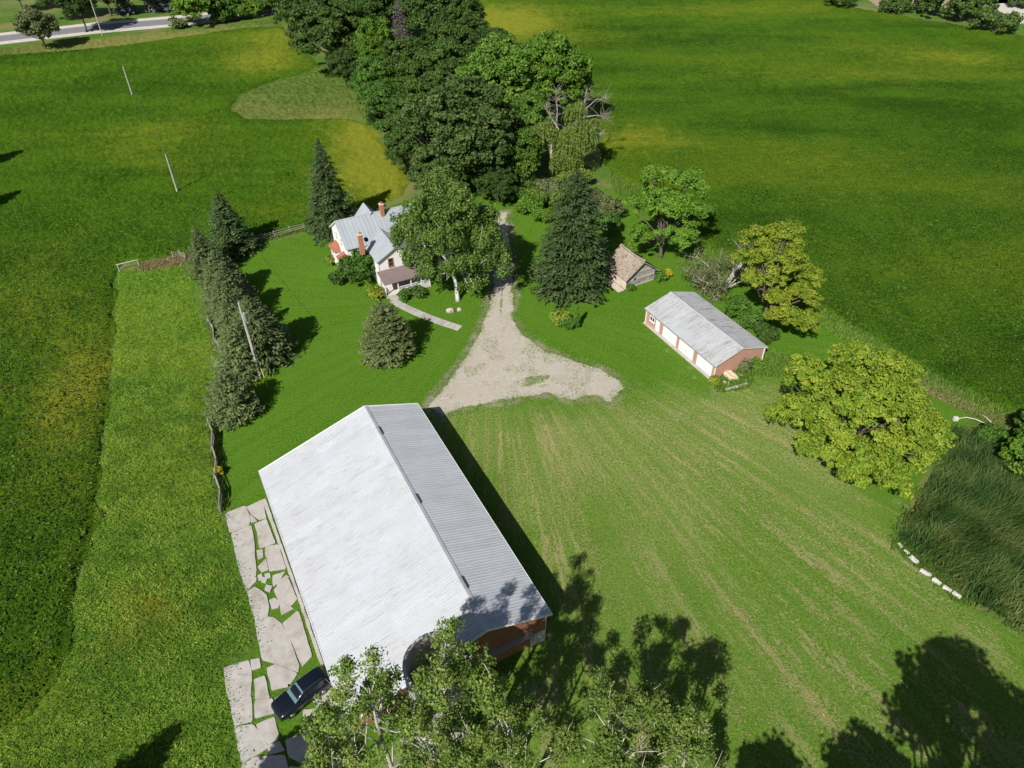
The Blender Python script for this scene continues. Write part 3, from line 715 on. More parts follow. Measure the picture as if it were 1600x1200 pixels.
m_ = MB(); ring(m_, SR+.05, SR-.2, SH+.003, SH+.12); m_.build('rim', MATS['concrete'], silo)
m_ = MB(); m_.add([((SR-.17)*cos(2*pi*i/24), (SR-.17)*sin(2*pi*i/24), .6) for i in range(24)], [tuple(range(24))]); m_.build('floor', MATS['soil'], silo)

# ---- garage
GO = (18.61, 82.83); gar = frame_obj('garage', GO, -.4824); tag(gar, 'brick garage with three white doors and a rust-streaked grey metal roof', 'garage')
GL, GW, GE, GR = 14.21, 7.97, 2.43, 3.69
roof_slope(gar, (-.3, GE-.09), (GW*.4924, GR), -GL-.25, .25, .8, .2, .025, 'garage_roof_metal')
roof_slope(gar, (GW+.3, GE-.09), (GW*.4924, GR), -GL-.25, .25, .8, .2, .025, 'garage_roof_metal')
RX = GW*.4924
deck(gar, [(-.28, GE-.10), (RX, GR-.005), (GW+.28, GE-.10)], .12, -GL-.22, .22, 'white_paint')
MB().prism([(RX-.25, GR-.04), (RX, GR+.06), (RX+.25, GR-.04), (RX+.25, GR-.06), (RX, GR+.04), (RX-.25, GR-.06)], -GL-.27, .27).build('ridge_cap', MATS['garage_roof_metal'], gar)
GG = [(.0, 0), (GW, 0), (GW, GE-.13), (RX, GR-.13), (0, GE-.13)]
MB().prism(GG, -GL, -GL+.2).build('end_wall', MATS['garage_brick'], gar)
MB().prism(GG, -.2, 0).build('end_wall', MATS['garage_brick'], gar)
MB().box(GW-.2, GW, -GL+.203, -.203, 0, GE-.13).build('side_wall', MATS['garage_brick'], gar)
fw = MB(); zt = GE-.14; op = [(.78, 1.86, .95, 1.75), (2.03, 3.0, 0.05, 2.08), (3.65, 6.65, .05, 2.16), (7.1, 10.1, .05, 2.16), (10.75, 13.75, .05, 2.16)]
cur = .203
for a, b, z0, z1 in op:
    fw.box(0, .2, -a, -cur, 0, zt); fw.box(.0, .2, -b+.001, -a-.001, z1, zt)
    if z0 > .1: fw.box(0, .2, -b+.001, -a-.001, 0, z0)
    cur = b
fw.box(0, .2, -GL+.203, -cur, 0, zt); fw.build('front_wall', MATS['garage_brick'], gar)
for a, b, z0, z1 in op[2:]:
    d = MB()
    for i in range(4): d.box(.06, .11, -b+.01, -a-.01, z0+.012+i*(z1-z0)/4, z0+(i+1)*(z1-z0)/4-.012)
    d.box(.09, .12, -b+.005, -a-.005, z0, z1)
    dr = d.build('garage_door', MATS['white_paint'], gar)
    MB().box(.035, .058, -(a+b)/2-.12, -(a+b)/2+.12, .75, .80).build('handle', MATS['dark_metal'], dr)
a, b, z0, z1 = op[1]; d = MB(); d.box(.07, .12, -b+.01, -a-.01, z0, z1); dr = d.build('door', MATS['white_paint'], gar)
MB().box(.03, .068, -b+.1, -b+.16, 1.0, 1.06).build('handle', MATS['dark_metal'], dr)
window(gar, (.02, -1.32, 1.36), .86, .62, '-x', mull=2, panes=1)
MB().box(-.45, -.01, -GL-.1, .1, -.05, .10).build('apron', MATS['concrete'], gar)
for x, y in ((-.02, -GL-.06), (GW+.0, -GL-.06), (-.08, .0)):
    MB().box(x-.05, x+.05, y-.05, y+.05, .0, GE-.2).build('downpipe', MATS['white_paint'], gar)
t_ = MB(); t_.tube([(-.36, -GL-.25, GE-.12), (-.36, .25, GE-.12)], [.055, .055], 6); t_.build('gutter', MATS['steel'], gar)

# ---- old log shed
SO = (16.75, 91.2); shed = frame_obj('log_shed', SO, -.52); tag(shed, 'small weathered log shed with sagging brown shingle roof under the big spruce', 'shed')
SW, SL, SE, SRZ = 5.45, 5.0, 1.95, 4.15
rr = random.Random(7)
def lean(z): return .10*z/SE                     # the old shed leans to the right
for k in range(8):                                # side logs
    z = .08+k*.235; mb = MB(); x = lean(z)+rr.uniform(-.03, .03)
    mb.box(x, x+.17, -.05-rr.random()*.12, SL+.05, z, z+.205); mb.build('log', MATS['pale_log'] if k < 6 else MATS['grey_wood'], shed, bevel=.03)
    mb = MB(); mb.box(SW+x-.17, SW+x, 0, SL, z, z+.205); mb.build('log', MATS['grey_wood'], shed, bevel=.03)
k = 0; z = .06
while z < SRZ-.25:                                # gable boards, front and back
    h = .235; x0 = 0; x1 = SW
    zt_ = z+h
    if zt_ > SE: f = (zt_-SE)/(SRZ-SE); x0 = SW/2*f; x1 = SW-SW/2*f
    if x1-x0 > .3:
        for yb, m in ((.0, 'grey_wood'), (SL-.12, 'grey_wood')):
            o_ = rr.uniform(-.03, .03)
            segs = [(x0+.18, x1-.18)]
            if yb == 0.0 and .95 < z < 1.35: segs = [(x0+.18, 1.5), (2.0, x1-.18)]
            for a, b in segs:
                MB().box(a+lean(z)+.0, b+lean(z), yb+o_, yb+.11+o_, z, z+h-.03).build('log', MATS[m if k % 5 else 'pale_log'], shed, bevel=.02)
    z += h; k += 1
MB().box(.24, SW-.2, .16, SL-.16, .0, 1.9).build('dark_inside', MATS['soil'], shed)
def shingles(name, x0, z0, x1, z1, mat, seed, frac):
    rng = np.random.default_rng(seed); V = []; Q = []; n = 0
    ln = math.hypot(x1-x0, z1-z0); d = np.array([(x1-x0)/ln, 0, (z1-z0)/ln]); nn = np.array([-d[2], 0, d[0]]); nn = nn if nn[2] > 0 else -nn
    rows = int(ln/.2)
    for r in range(rows+1):
        y = -.35
        while y < SL+.35:
            wd = rng.uniform(.12, .26)
            if rng.random() < frac:
                s = r*.2+rng.uniform(-.03, .03); sag = -.16*math.sin(pi*np.clip(y/SL, 0, 1))*(s/ln)
                p = np.array([x0, y, z0])+d*s+np.array([0, 0, sag]); tl = rng.uniform(.03, .08)
                a = p+nn*tl; b = p+d*.34+nn*.012; e = np.array([0, wd-.01, 0])
                V += [a, a+e, b+e, b, a-nn*.03, a+e-nn*.03, b+e-nn*.02, b-nn*.02]
                Q += [(n,n+1,n+2,n+3), (n+4,n+7,n+6,n+5), (n,n+4,n+5,n+1), (n+1,n+5,n+6,n+2), (n+3,n+7,n+4,n)]; n += 8
            y += wd
    me = npmesh(name, V, Q); return tag(link(name, me, MATS[mat], shed), kind='stuff')
shl = lean(SE)
deck(shed, [(-.32+shl, SE-.20), (SW/2+shl, SRZ-.13), (SW+.32+shl, SE-.20)], .07, -.38, SL+.38, 'grey_wood')
shingles('shingle', -.38+shl, SE-.21, SW/2+shl, SRZ-.05, 'shingle', 3, .93); shingles('shingle', SW+.38+shl, SE-.21, SW/2+shl, SRZ-.05, 'shingle', 4, .96)
s2 = shingles('rotten_shingle', -.38+shl, SE-.18, SW/2+shl, SRZ-.02, 'shingle_old', 5, .12)
MB().prism([(-.45+shl, SE-.34), (SW/2+shl, SRZ-.21), (SW+.45+shl, SE-.34), (SW+.45+shl, SE-.22), (SW/2+shl, SRZ-.07), (-.45+shl, SE-.22)], -.43, -.385).build('verge_board', MATS['grey_wood'], shed)
for i in range(4): MB().box(-1.25+i*.27, -1.0+i*.27, -.1, 3.4+.2*i, .0, .12+.02*i).build('floor_plank', MATS['pale_log'], shed)

# ---- farmhouse
HO = (-19.30, 91.56); house = frame_obj('farmhouse', HO, -.48); tag(house, 'white farmhouse with grey metal gable roofs and two brick chimneys beside the birch', 'house')
WW = 6.03; we, wr_, wl_ = 4.67, 6.40, 8.2
x0, x1, ry, rz = -3.01, 9.6, 9.07, 7.92; me_, my = 5.2, 4.13
HM = 'house_roof_metal'
def wingwall(y0, y1, name): MB().prism([(.3, -.1), (WW-.3, -.1), (WW-.3, we-.1), (WW/2, wr_-.16), (.3, we-.1)], y0, y1).build(name, MATS['white_siding'], house)
wingwall(.35, 5.2, 'wing_wall')
roof_slope(house, (0, we), (WW/2, wr_), 0, wl_-1.0, .6, .6, .015, HM); roof_slope(house, (WW, we), (WW/2, wr_), 0, wl_-1.0, .6, .6, .015, HM)
deck(house, [(.02, we-.01), (WW/2, wr_-.01), (WW-.02, we-.01)], .14, .02, wl_-1.1, 'steel')
MB().prism([(ry-my+.35, -.1), (ry+my-.35, -.1), (ry+my-.35, me_+.05), (ry, rz-.18), (ry-my+.35, me_+.05)], x0+.3, x1-.3, axis=0).build('wall', MATS['white_siding'], house)
roof_slope(house, (ry-my, me_), (ry, rz), x0, x1, .6, .6, .015, HM, axis='x'); roof_slope(house, (ry+my, me_), (ry, rz), x0, x1, .6, .6, .015, HM, axis='x')
deck(house, [(ry-my+.02, me_-.01), (ry, rz-.01), (ry+my-.02, me_-.01)], .14, x0+.02, x1-.02, 'white_paint', axis=0)
MB().prism([(ry-.18, rz-.06), (ry, rz+.07), (ry+.18, rz-.06), (ry, rz+.045)], x0-.01, x1+.01, axis=0).build('ridge_cap', MATS[HM], house)
MB().prism([(WW/2-.18, wr_-.05), (WW/2, wr_+.07), (WW/2+.18, wr_-.05), (WW/2, wr_+.045)], -.01, wl_-1.2).build('ridge_cap', MATS[HM], house)
# far cross gable
q = local(house, G(567.5, 316, 8.15)); cx = q.x; cw = 2.0; cl = q.y; ch, cz = 8.15, 5.9
roof_slope(house, (cx-cw, cz), (cx, ch), ry-.4, cl, .6, .6, .015, HM); roof_slope(house, (cx+cw, cz), (cx, ch), ry-.4, cl, .6, .6, .015, HM)
MB().prism([(cx-cw+.25, 3.5), (cx+cw-.25, 3.5), (cx+cw-.25, cz+.1), (cx, ch-.15), (cx-cw+.25, cz+.1)], ry+.5, cl-.35).build('gable_wall', MATS['white_siding'], house)
# chimneys
def chimney(x, y, zb, zt, wd=.62):
    c = MB().box(x-wd/2, x+wd/2, y-wd/2, y+wd/2, zb, zt).build('chimney', MATS['chimney_brick'], house)
    MB().box(x-wd/2-.06, x+wd/2+.06, y-wd/2-.06, y+wd/2+.06, zt+.003, zt+.14).build('cap', MATS['cream'], c)
    MB().box(x-.14, x+.14, y-.14, y+.14, zt+.143, zt+.38).build('flue', MATS['chimney_brick'], c)
q = local(house, G(565.5, 389, 5.7)); chimney(q.x, q.y, 4.9, 8.0)
dq = local(house, G(571.5, 374, 6.5))
q = local(house, G(597, 332, 7.9)); chimney(q.x, q.y, 7.2, 9.2, .55)
dm = MB(); n = 20; rings = [(.03, .0), (.2, .03), (.36, .10)]
vs = []; 
for r, z in rings: vs += [(r*cos(2*pi*i/n), r*sin(2*pi*i/n), z) for i in range(n)]
dm.add(vs, [tuple(range(n))]+[(k*n+i, k*n+(i+1) % n, (k+1)*n+(i+1) % n, (k+1)*n+i) for k in range(2) for i in range(n)])
do = dm.build('satellite_dish', MATS['dark_metal'], house); do.location = (dq.x, dq.y, 6.45); do.rotation_euler = (radians(50), 0, radians(20))
MB().tube([(dq.x, dq.y+.05, 6.45), (dq.x, dq.y+.25, 5.5)], [.03, .03], 6).build('dish_mast', MATS['steel'], house)
# wing front: window, porch
window(house, (2.15, .35, 4.05), .62, 1.15, '-y', frame_mat='brown_wood')
window(house, (4.3, .35, 4.05), .62, 1.15, '-y', frame_mat='brown_wood')
window(house, (1.5, .35, 1.55), .9, 1.3, '-y'); window(house, (4.6, .35, 1.55), .9, 1.3, '-y')
MB().box(2.6, 3.5, .28, .347, .45, 2.45).build('door', MATS['brown_wood'], house)
porch = MB().prism([(-2.65, 2.32), (.345, 2.95), (.345, 3.05), (-2.65, 2.42)], -.12, WW+1.1, axis=0).build('porch_roof', MATS['porch_roof_felt'], house)
MB().box(-.05, WW+1.0, -2.45, .34, -.05, .42).build('porch_floor', MATS['porch_floor'], house)
for x in (.06, 2.0, 4.0, 5.6, WW+.85): MB().box(x-.07, x+.07, -2.4, -2.26, .423, 2.36).build('porch_post', MATS['white_paint'], house)
for a, b in ((2.1, 3.9), (4.1, 5.5), (5.7, 6.75)):
    r = MB(); r.box(a, b, -2.37, -2.30, 1.22, 1.30); r.box(a, b, -2.37, -2.30, .55, .61)
    x = a+.1
    while x < b: r.box(x, x+.03, -2.355, -2.315, .611, 1.219); x += .14
    r.build('railing', MATS['white_paint'], house)
r = MB(); r.box(-.0, .07, -2.2, -.2, 1.22, 1.30); r.build('railing', MATS['brown_wood'], house)
for i in range(3): MB().box(.35, 1.95, -2.75-.3*i, -2.46-.3*i, -.02, .32-.13*i).build('porch_step', MATS['concrete'], house)
# left side: bays with red roofs, upper windows
xl = x0+.3
for yc in (ry-2.3, ry+1.6):
    b = MB().box(xl-.95, xl-.002, yc-1.15, yc+1.15, -.1, 2.75).build('bay', MATS['white_siding'], house)
    MB().add([(xl-1.2, yc-1.4, 2.75), (xl-1.2, yc+1.4, 2.75), (xl-.003, yc+1.4, 2.75), (xl-.003, yc-1.4, 2.75), (xl-.003, yc-.8, 3.65), (xl-.003, yc+.8, 3.65)],
             [(0,1,5,4), (0,4,3), (1,2,5), (2,3,4,5), (0,3,2,1)]).build('bay_roof', MATS['red_roof'], b)
    window(house, (xl-.95, yc-.5, 1.5), .6, 1.2, '-x'); window(house, (xl-.95, yc+.5, 1.5), .6, 1.2, '-x')
window(house, (xl, ry-1.2, 4.9), .6, 1.3, '-x'); window(house, (xl, ry+1.2, 4.9), .6, 1.3, '-x')
for xx in (-1.6, 7.6, 9.0): window(house, (xx, ry-my+.35, 1.8), .75, 1.3, '-y')
window(house, (-1.6, ry-my+.35, 4.15), .7, 1.2, '-y'); window(house, (7.8, ry-my+.35, 4.15), .7, 1.2, '-y')
MB().box(.2, .29, .28, .36, 0, we-.2).build('downpipe', MATS['white_paint'], house)

# ------------------------------------------------------------------ paving
def slab(parent, poly, z1, thick, mat, seed, jit=.05):
    """poly in world metres, with chipped edges"""
    rng = random.Random(seed); P = []; n = len(poly)
    for i in range(n):
        a = np.array(poly[i]); b = np.array(poly[(i+1) % n]); L = np.linalg.norm(b-a); k = max(1, min(8, int(L/.55)))
        nr = np.array([-(b-a)[1], (b-a)[0]])/(L+1e-9)
        for j in range(k):
            p = a+(b-a)*j/k
            P.append(tuple(p+nr*rng.uniform(-jit, jit) if j else p))
    return MB().prism(P, z1-thick, z1, axis=2).build('slab', MATS[mat], parent)
ap = empty('concrete_apron', G(430, 950)); tag(ap, kind='structure')
ap_loc = Vector(ap.location)
Z2 = lambda pts: [G(340+.36667*x, 760+.36667*y)[:2] for x, y in pts]
SLABS = [
 [(38,118),(118,88),(130,125),(135,150),(130,168),(55,195)], [(128,92),(188,62),(205,135),(175,140),(150,120),(132,98)], [(140,125),(165,148),(145,152)],
 [(60,205),(145,172),(155,240),(160,330),(165,400),(125,445),(100,370),(85,300)], [(160,165),(208,145),(245,240),(180,262),(175,200)],
 [(170,278),(190,275),(192,300),(175,310)], [(178,345),(205,315),(212,355),(190,362)], [(208,262),(258,255),(290,350),(222,358),(208,290)],
 [(240,385),(285,368),(262,405),(240,425)], [(130,455),(160,435),(185,450),(205,470),(215,510),(212,560),(165,580),(150,520)],
 [(163,583),(213,563),(240,565),(270,590),(300,650),(345,760),(340,790),(240,748),(195,735),(180,660)], [(280,590),(345,535),(400,720),(360,765),(330,690),(300,630)],
 [(245,445),(300,395),(335,480),(310,510),(265,490)], [(268,500),(320,522),(275,545)], [(225,490),(245,482),(262,500),(255,515),(235,520)],
 [(175,385),(187,378),(190,395),(178,398)], [(195,392),(207,396),(204,410),(192,405)], [(210,425),(228,430),(222,448),(207,440)], [(205,378),(220,375),(222,388),(208,392)],
 [(262,410),(290,385),(300,392),(255,440)],
 [(30,780),(130,748),(140,800),(140,890),(50,905)], [(145,745),(175,740),(180,770),(150,780)], [(160,830),(200,815),(220,900),(165,905)],
 [(55,918),(140,900),(145,1000),(75,1015)], [(165,918),(230,912),(238,965),(165,985)], [(75,1030),(150,1022),(215,1110),(105,1175)],
 [(170,1020),(240,990),(258,1065),(220,1098),(190,1060)], [(215,780),(250,765),(335,800),(300,850),(235,865)],
 [(250,905),(310,862),(385,800),(430,790),(450,830),(330,905),(260,935)], [(370,960),(420,955),(460,1000),(430,1050),(370,1030)],
 [(295,1085),(380,1055),(430,1110),(425,1170),(380,1190),(310,1150)], [(400,1080),(480,1060),(500,1110),(440,1140),(430,1100)],
 [(220,1110),(260,1095),(280,1125),(225,1140)], [(110,1190),(160,1160),(280,1150),(300,1230),(110,1245)], [(310,1200),(400,1205),(410,1260),(310,1260)],
 [(420,880),(500,850),(540,900),(480,950),(430,940)], [(480,1140),(540,1120),(560,1200),(480,1220)], [(520,960),(600,950),(620,1040),(540,1060)],
 [(192,62),(207,58),(270,240),(258,245)], [(262,255),(275,250),(345,450),(333,455)], [(337,465),(350,460),(410,640),(398,645)], [(402,655),(415,650),(450,750),(437,755)],
]
for i, s in enumerate(SLABS):
    P = [np.array(p)-np.array([ap_loc.x, ap_loc.y]) for p in Z2(s)]; cc = sum(P)/len(P)
    P = [p+(p-cc)/np.linalg.norm(p-cc)*.15 for p in P]
    P = [q for j in range(len(P)) for q in (P[j]*.94+P[j-1]*.06, P[j]*.94+P[(j+1) % len(P)]*.06)]
    slab(ap, P, .10+.03*((i*7) % 5)/5, .16, 'concrete', i, .04)
wk = empty('front_walk', G(660, 490)); tag(wk, kind='structure')
cen = GP([(614,470),(626,477),(640,484),(655,490.5),(670,496.5),(686,502.5),(702,508),(719,513.5)])
for i in range(len(cen)-1):
    for h in range(2):
        a = cen[i]+(cen[i+1]-cen[i])*h/2; b = cen[i]+(cen[i+1]-cen[i])*(h+1)/2
        def nrm(k):
            d = cen[min(k+1, len(cen)-1)]-cen[max(k-1, 0)]; d /= np.linalg.norm(d); return np.array([-d[1], d[0]])*.62
        n0 = nrm(i)*(1-h/2)+nrm(i+1)*h/2; n1 = nrm(i)*(1-(h+1)/2)+nrm(i+1)*(h+1)/2
        d = (b-a)/np.linalg.norm(b-a)*.015; L0 = np.array([wk.location.x, wk.location.y])
        slab(wk, [a+n0+d-L0, b+n1-d-L0, b-n1-d-L0, a-n0+d-L0], .085+.006*((i+h) % 3), .1, 'concrete', 90+2*i+h, .015)

# ------------------------------------------------------------------ the dark SUV
c0 = np.array([-17.35, 29.5]); hd = np.array([-3.67, -3.33]); hd /= np.linalg.norm(hd)
car = empty('parked_car', (c0[0], c0[1], .125), math.atan2(hd[1], hd[0])); tag(car, 'black sport utility car parked on the slabs against the barn eave', 'car')
def loft(stations, mat, name, parent, smooth=True):
    V = []; Fc = []; n = len(stations[0][1])
    for x, sec in stations: V += [(x, y, z) for y, z in sec]
    for i in range(len(stations)-1):
        for j in range(n-1): Fc.append((i*n+j, i*n+j+1, (i+1)*n+j+1, (i+1)*n+j))
        Fc.append((i*n+n-1, i*n, (i+1)*n, (i+1)*n+n-1))
    Fc.append(tuple(range(n))[::-1]); Fc.append(tuple((len(stations)-1)*n+j for j in range(n)))
    return MB().add(V, Fc).build(name, MATS[mat], parent, smooth=smooth)
def sec(wb, wm, wt, zb, zm, zt):
    h = [(wb, zb), (wm, zb+.15), (wm+.01, zm-.15), (wm-.02, zm), (wt, zt-.03), (wt*.5, zt)]
    return h+[(-y, z) for y, z in reversed(h)]
loft([(2.42, sec(.60, .66, .5, .36, .72, .74)), (2.30, sec(.76, .84, .68, .26, .84, .90)), (2.0, sec(.82, .91, .76, .22, .92, 1.0)), (1.3, sec(.84, .94, .80, .22, .98, 1.08)), (.75, sec(.84, .95, .82, .22, 1.0, 1.12)), (-.5, sec(.84, .95, .84, .22, 1.02, 1.1)), (-1.8, sec(.84, .95, .82, .22, 1.04, 1.12)), (-2.25, sec(.82, .91, .78, .28, 1.02, 1.12)), (-2.40, sec(.7, .82, .68, .38, .96, 1.02))], 'black_paint', 'body', car)
def gsec(w, z0, z1, wt): h = [(w, z0), (wt, z1-.05), (wt*.8, z1), ]; return h+[(-y, z) for y, z in reversed(h)]
loft([(.88, gsec(.80, 1.06, 1.14, .78)), (.35, gsec(.81, 1.06, 1.52, .68)), (-.05, gsec(.82, 1.06, 1.68, .66)), (-1.2, gsec(.82, 1.06, 1.72, .66)), (-2.0, gsec(.81, 1.06, 1.66, .65)), (-2.32, gsec(.79, 1.06, 1.2, .74))], 'black_paint', 'cabin', car)
MB().add([(.90, -.72, 1.16), (.90, .72, 1.16), (.0, .60, 1.685), (.0, -.60, 1.685)], [(0,1,2,3)]).build('windshield', MATS['windshield_glass'], car)
for s in (-1, 1):
    MB().add([(.55, s*.83, 1.12), (-.2, s*.845, 1.12), (-.2, s*.70, 1.6), (.05, s*.70, 1.6)], [(0,1,2,3)]).build('side_window', MATS['window_glass'], car)
    MB().add([(-.28, s*.845, 1.12), (-1.75, s*.84, 1.12), (-1.65, s*.695, 1.62), (-.28, s*.70, 1.6)], [(0,1,2,3)]).build('side_window', MATS['window_glass'], car)
    MB().add([(2.36, s*.48, .70), (2.33, s*.76, .70), (2.18, s*.84, .86), (2.33, s*.50, .85)], [(0,1,2,3)]).build('headlight', MATS['lamp_glass'], car)
    MB().box(.42, .58, min(s*.95, s*1.14), max(s*.95, s*1.14), 1.08, 1.22).build('mirror', MATS['black_paint'], car, bevel=.03)
    MB().box(-2.43, -2.36, min(s*.55, s*.8), max(s*.55, s*.8), .75, .95).build('tail_light', MATS['red_roof'], car)
    for x in (1.45, -1.4):
        t = MB(); y = s*.84; t.tube([(x, y-.11, .35), (x, y+.115, .35)], [.35, .35], 20); ty = t.build('wheel', MATS['rubber'], car)
        t = MB(); t.tube([(x, y+s*.10, .35), (x, y+s*.122, .35)], [.22, .21], 14); t.build('rim', MATS['rim'], ty)
    MB().box(-1.7, .0, min(s*.56, s*.60), max(s*.56, s*.60), 1.71, 1.76).build('roof_rail', MATS['dark_metal'], car)
MB().box(2.40, 2.44, -.42, .42, .5, .68).build('grille', MATS['dark_metal'], car)

# ------------------------------------------------------------------ fences, poles, odds and ends
def zigzag_fence(pxs, n, label, seed):
    rng = random.Random(seed); P = GP(pxs); cum = [0]
    for i in range(len(P)-1): cum.append(cum[-1]+np.linalg.norm(P[i+1]-P[i]))
    def at(s):
        for i in range(len(P)-1):
            if s <= cum[i+1] or i == len(P)-2:
                t = (s-cum[i])/(cum[i+1]-cum[i]); return P[i]+(P[i+1]-P[i])*t, (P[i+1]-P[i])/np.linalg.norm(P[i+1]-P[i])
    o = empty('rail_fence', (*P[0], 0)); tag(o, label, 'fence', 'weathered cedar rail fences')
    for k in range(n):
        a, d = at(cum[-1]*k/n); b, d2 = at(cum[-1]*(k+1)/n); nn = np.array([-d[1], d[0]])
        a = a+nn*(.16 if k % 2 else -.16)-P[0]; b = b+nn*(-.16 if k % 2 else .16)-P[0]
        for j in range(6):
            z = .12+j*.19+(.09 if k % 2 else 0); e = (b-a)/np.linalg.norm(b-a)*.25
            m = MB(); mid = (a+b)/2+np.array([rng.uniform(-.06, .06), rng.uniform(-.06, .06)])
            m.tube([(*(a-e), z+rng.uniform(-.03, .03)), (*mid, z+rng.uniform(-.05, .03)), (*(b+e), z+rng.uniform(-.03, .03))], [.055, .065, .05], 5)
            m.build('rail', MATS['rail_wood'], o)
        if k % 2 == 0:
            for sg in (-1, 1):
                m = MB(); m.tube([(*(a+nn*sg*.35), 0), (*(a-nn*sg*.12), 1.45)], [.05, .04], 5); m.build('stake', MATS['rail_wood'], o)
zigzag_fence([(330,664),(336,700),(340,740),(348,800)], 6, 'grey split rail fence running from the lone small spruce to the slabs', 1)
zigzag_fence([(328,505),(342,545),(358,578),(374,602)], 6, 'grey split rail fence along the outer foot of the spruce row', 2)
def post_fence(pxs, label, h=1.15, step=2.6, rails=3, name='post_fence'):
    P = GP(pxs); o = empty(name, (*P[0], 0)); tag(o, label, 'fence'); rng = random.Random(8)
    for i in range(len(P)-1):
        a, b = P[i]-P[0], P[i+1]-P[0]; L = np.linalg.norm(b-a); n = max(1, int(round(L/step)))
        for k in range(n+1):
            if k == n and i < len(P)-2: continue
            p = a+(b-a)*k/n; m = MB(); m.tube([(p[0], p[1], -.1), (p[0]+rng.uniform(-.06, .06), p[1], h+rng.uniform(-.05, .15))], [.09, .075], 6); m.build('post', MATS['pole_wood'], o)
        for k in range(n):
            p = a+(b-a)*k/n; q = a+(b-a)*(k+1)/n
            for r in range(rails):
                z = .35+.33*r; m = MB(); m.tube([(p[0], p[1]-.1, z+rng.uniform(-.06, .06)), (q[0], q[1]-.1, z+rng.uniform(-.06, .06))], [.045, .04], 5); m.build('rail', MATS['pole_wood'], o)
post_fence([(392,379),(430,370),(476,358)], 'wooden post and rail fence behind the lawn beside the farmhouse spruce')
post_fence([(272,404),(282,401),(291,405)], 'short broken piece of rail fence at the top of the spruce row')
gf = empty('goal_frame', G(187, 424)); d = G(218, 416)-G(187, 424); tag(gf, 'white wooden bar on two posts at the top of the grass strip', 'gate')
for p in ((0, 0), (d[0], d[1])):
    m = MB(); m.tube([(p[0], p[1], -.05), (p[0], p[1], 1.1)], [.08, .07], 6); m.build('post', MATS['pale_bark'], gf)
m = MB(); m.tube([(-.2, 0, 1.12), (d[0]+.15, d[1], 1.16)], [.085, .075], 6); m.build('crossbar', MATS['pale_bark'], gf)

def pole(name, base, h, label, lean_=(0, 0), arm=False, transformer=False):
    o = empty(name, (base[0], base[1], 0)); tag(o, label, 'pole', 'utility poles'); top = (lean_[0], lean_[1], h)
    m = MB(); m.tube([(0, 0, -.2), (lean_[0]/2, lean_[1]/2, h/2), top], [.17, .14, .11], 8); m.build('shaft', MATS['pale_bark'], o)
    m = MB(); m.tube([(top[0], top[1], h-.05), (top[0], top[1], h+.25)], [.05, .04], 6); m.build('insulator', MATS['stone_white'], o)
    if transformer:
        m = MB(); m.tube([(.33, -.2, h-2.2), (.33, -.2, h-1.3)], [.26, .26], 14); t = m.build('transformer', MATS['steel'], o)
        m = MB(); m.tube([(.33, -.2, h-1.297), (.33, -.2, h-1.1)], [.06, .04], 6); m.build('bushing', MATS['stone_white'], t)
        for i in range(3):
            m = MB(); m.tube([(.16, -.12+.07*i, h-2.9), (.14, -.12+.07*i, h-6.8)], [.03, .03], 5); m.build('conduit', MATS['stone_white'], o)
        MB().box(.05, .6, -.24, -.16, h-2.62, h-2.54).build('bracket', MATS['steel'], o)
    return o
pole('utility_pole', G(278, 302), 7.2, 'bare wooden utility pole in the soybeans nearest the spruce row')
pole('utility_pole', G(208, 152), 7.0, 'thin wooden utility pole in the middle of the left soybean field')
pole('utility_pole', G(160, 55), 11.0, 'tall utility pole standing on the verge of the road')
hp = G(407, 590); pole('utility_pole', hp, 11.2, 'utility pole with grey transformer rising through the spruce row', transformer=True)
gy = empty('guy_wire', (*G(418, 604)[:2], 0)); tag(gy, 'yellow guy marker slanting beside the transformer pole', 'wire')
e_ = np.array(hp)-G(418, 604)
m = MB(); m.tube([(0, 0, 0), (e_[0]*.95, e_[1]*.95, 8.5)], [.012, .012], 5); m.build('cable', MATS['steel'], gy)
m = MB(); m.tube([(e_[0]*.01, e_[1]*.01, .1), (e_[0]*.28, e_[1]*.28, 2.5)], [.045, .045], 6); m.build('marker_sleeve', MATS['marker_yellow'], gy)
def wire(a, b, sag, label):
    a = np.array(a); b = np.array(b); pts = [tuple(a+(b-a)*t-np.array([0, 0, sag*4*t*(1-t)])) for t in np.linspace(0, 1, 14)]
    m = MB(); m.tube(pts, [.022]*14, 4); tag(m.build('power_line', MATS['dark_metal']), label, 'wire', 'overhead wires')
A = lambda p, h: (p[0], p[1], h)
wire(A(hp, 11.3), A(G(278, 302), 7.35), .9, 'overhead wire from the transformer pole to the nearest field pole')
wire(A(G(278, 302), 7.35), A(G(208, 152), 7.15), .8, 'overhead wire between the two poles in the left soybean field')
wire(A(G(208, 152), 7.15), A(G(160, 55), 11.1), .8, 'overhead wire from the mid field pole to the road pole')

# lumber heap at the garage corner
po = G(1140, 590); pile = empty('lumber_pile', (po[0], po[1], 0), .45); tag(pile, 'stack of cream boards and white rubble at the garage corner', 'pile'); rr = random.Random(3)
for i in range(14):
    z = .03+.13*(i//3); x = (i % 3)*.36-.5+rr.uniform(-.08, .08)
    MB().box(x, x+.33, -.8+rr.uniform(-.2, .2), .8+rr.uniform(-.2, .2), z, z+.11).build('board', MATS['cream'], pile, bevel=.01)
for i in range(10):
    a = rr.uniform(0, 6.28); r = rr.uniform(.9, 1.6); s = rr.uniform(.12, .28)
    bm = bmesh.new(); bmesh.ops.create_icosphere(bm, subdivisions=1, radius=s)
    for v in bm.verts: v.co *= rr.uniform(.7, 1.2); v.co.z *= .7
    me = bpy.data.meshes.new('rubble'); bm.to_mesh(me); bm.free(); link('rubble', me, MATS['stone_white'], pile, (r*cos(a), r*sin(a), s*.4))
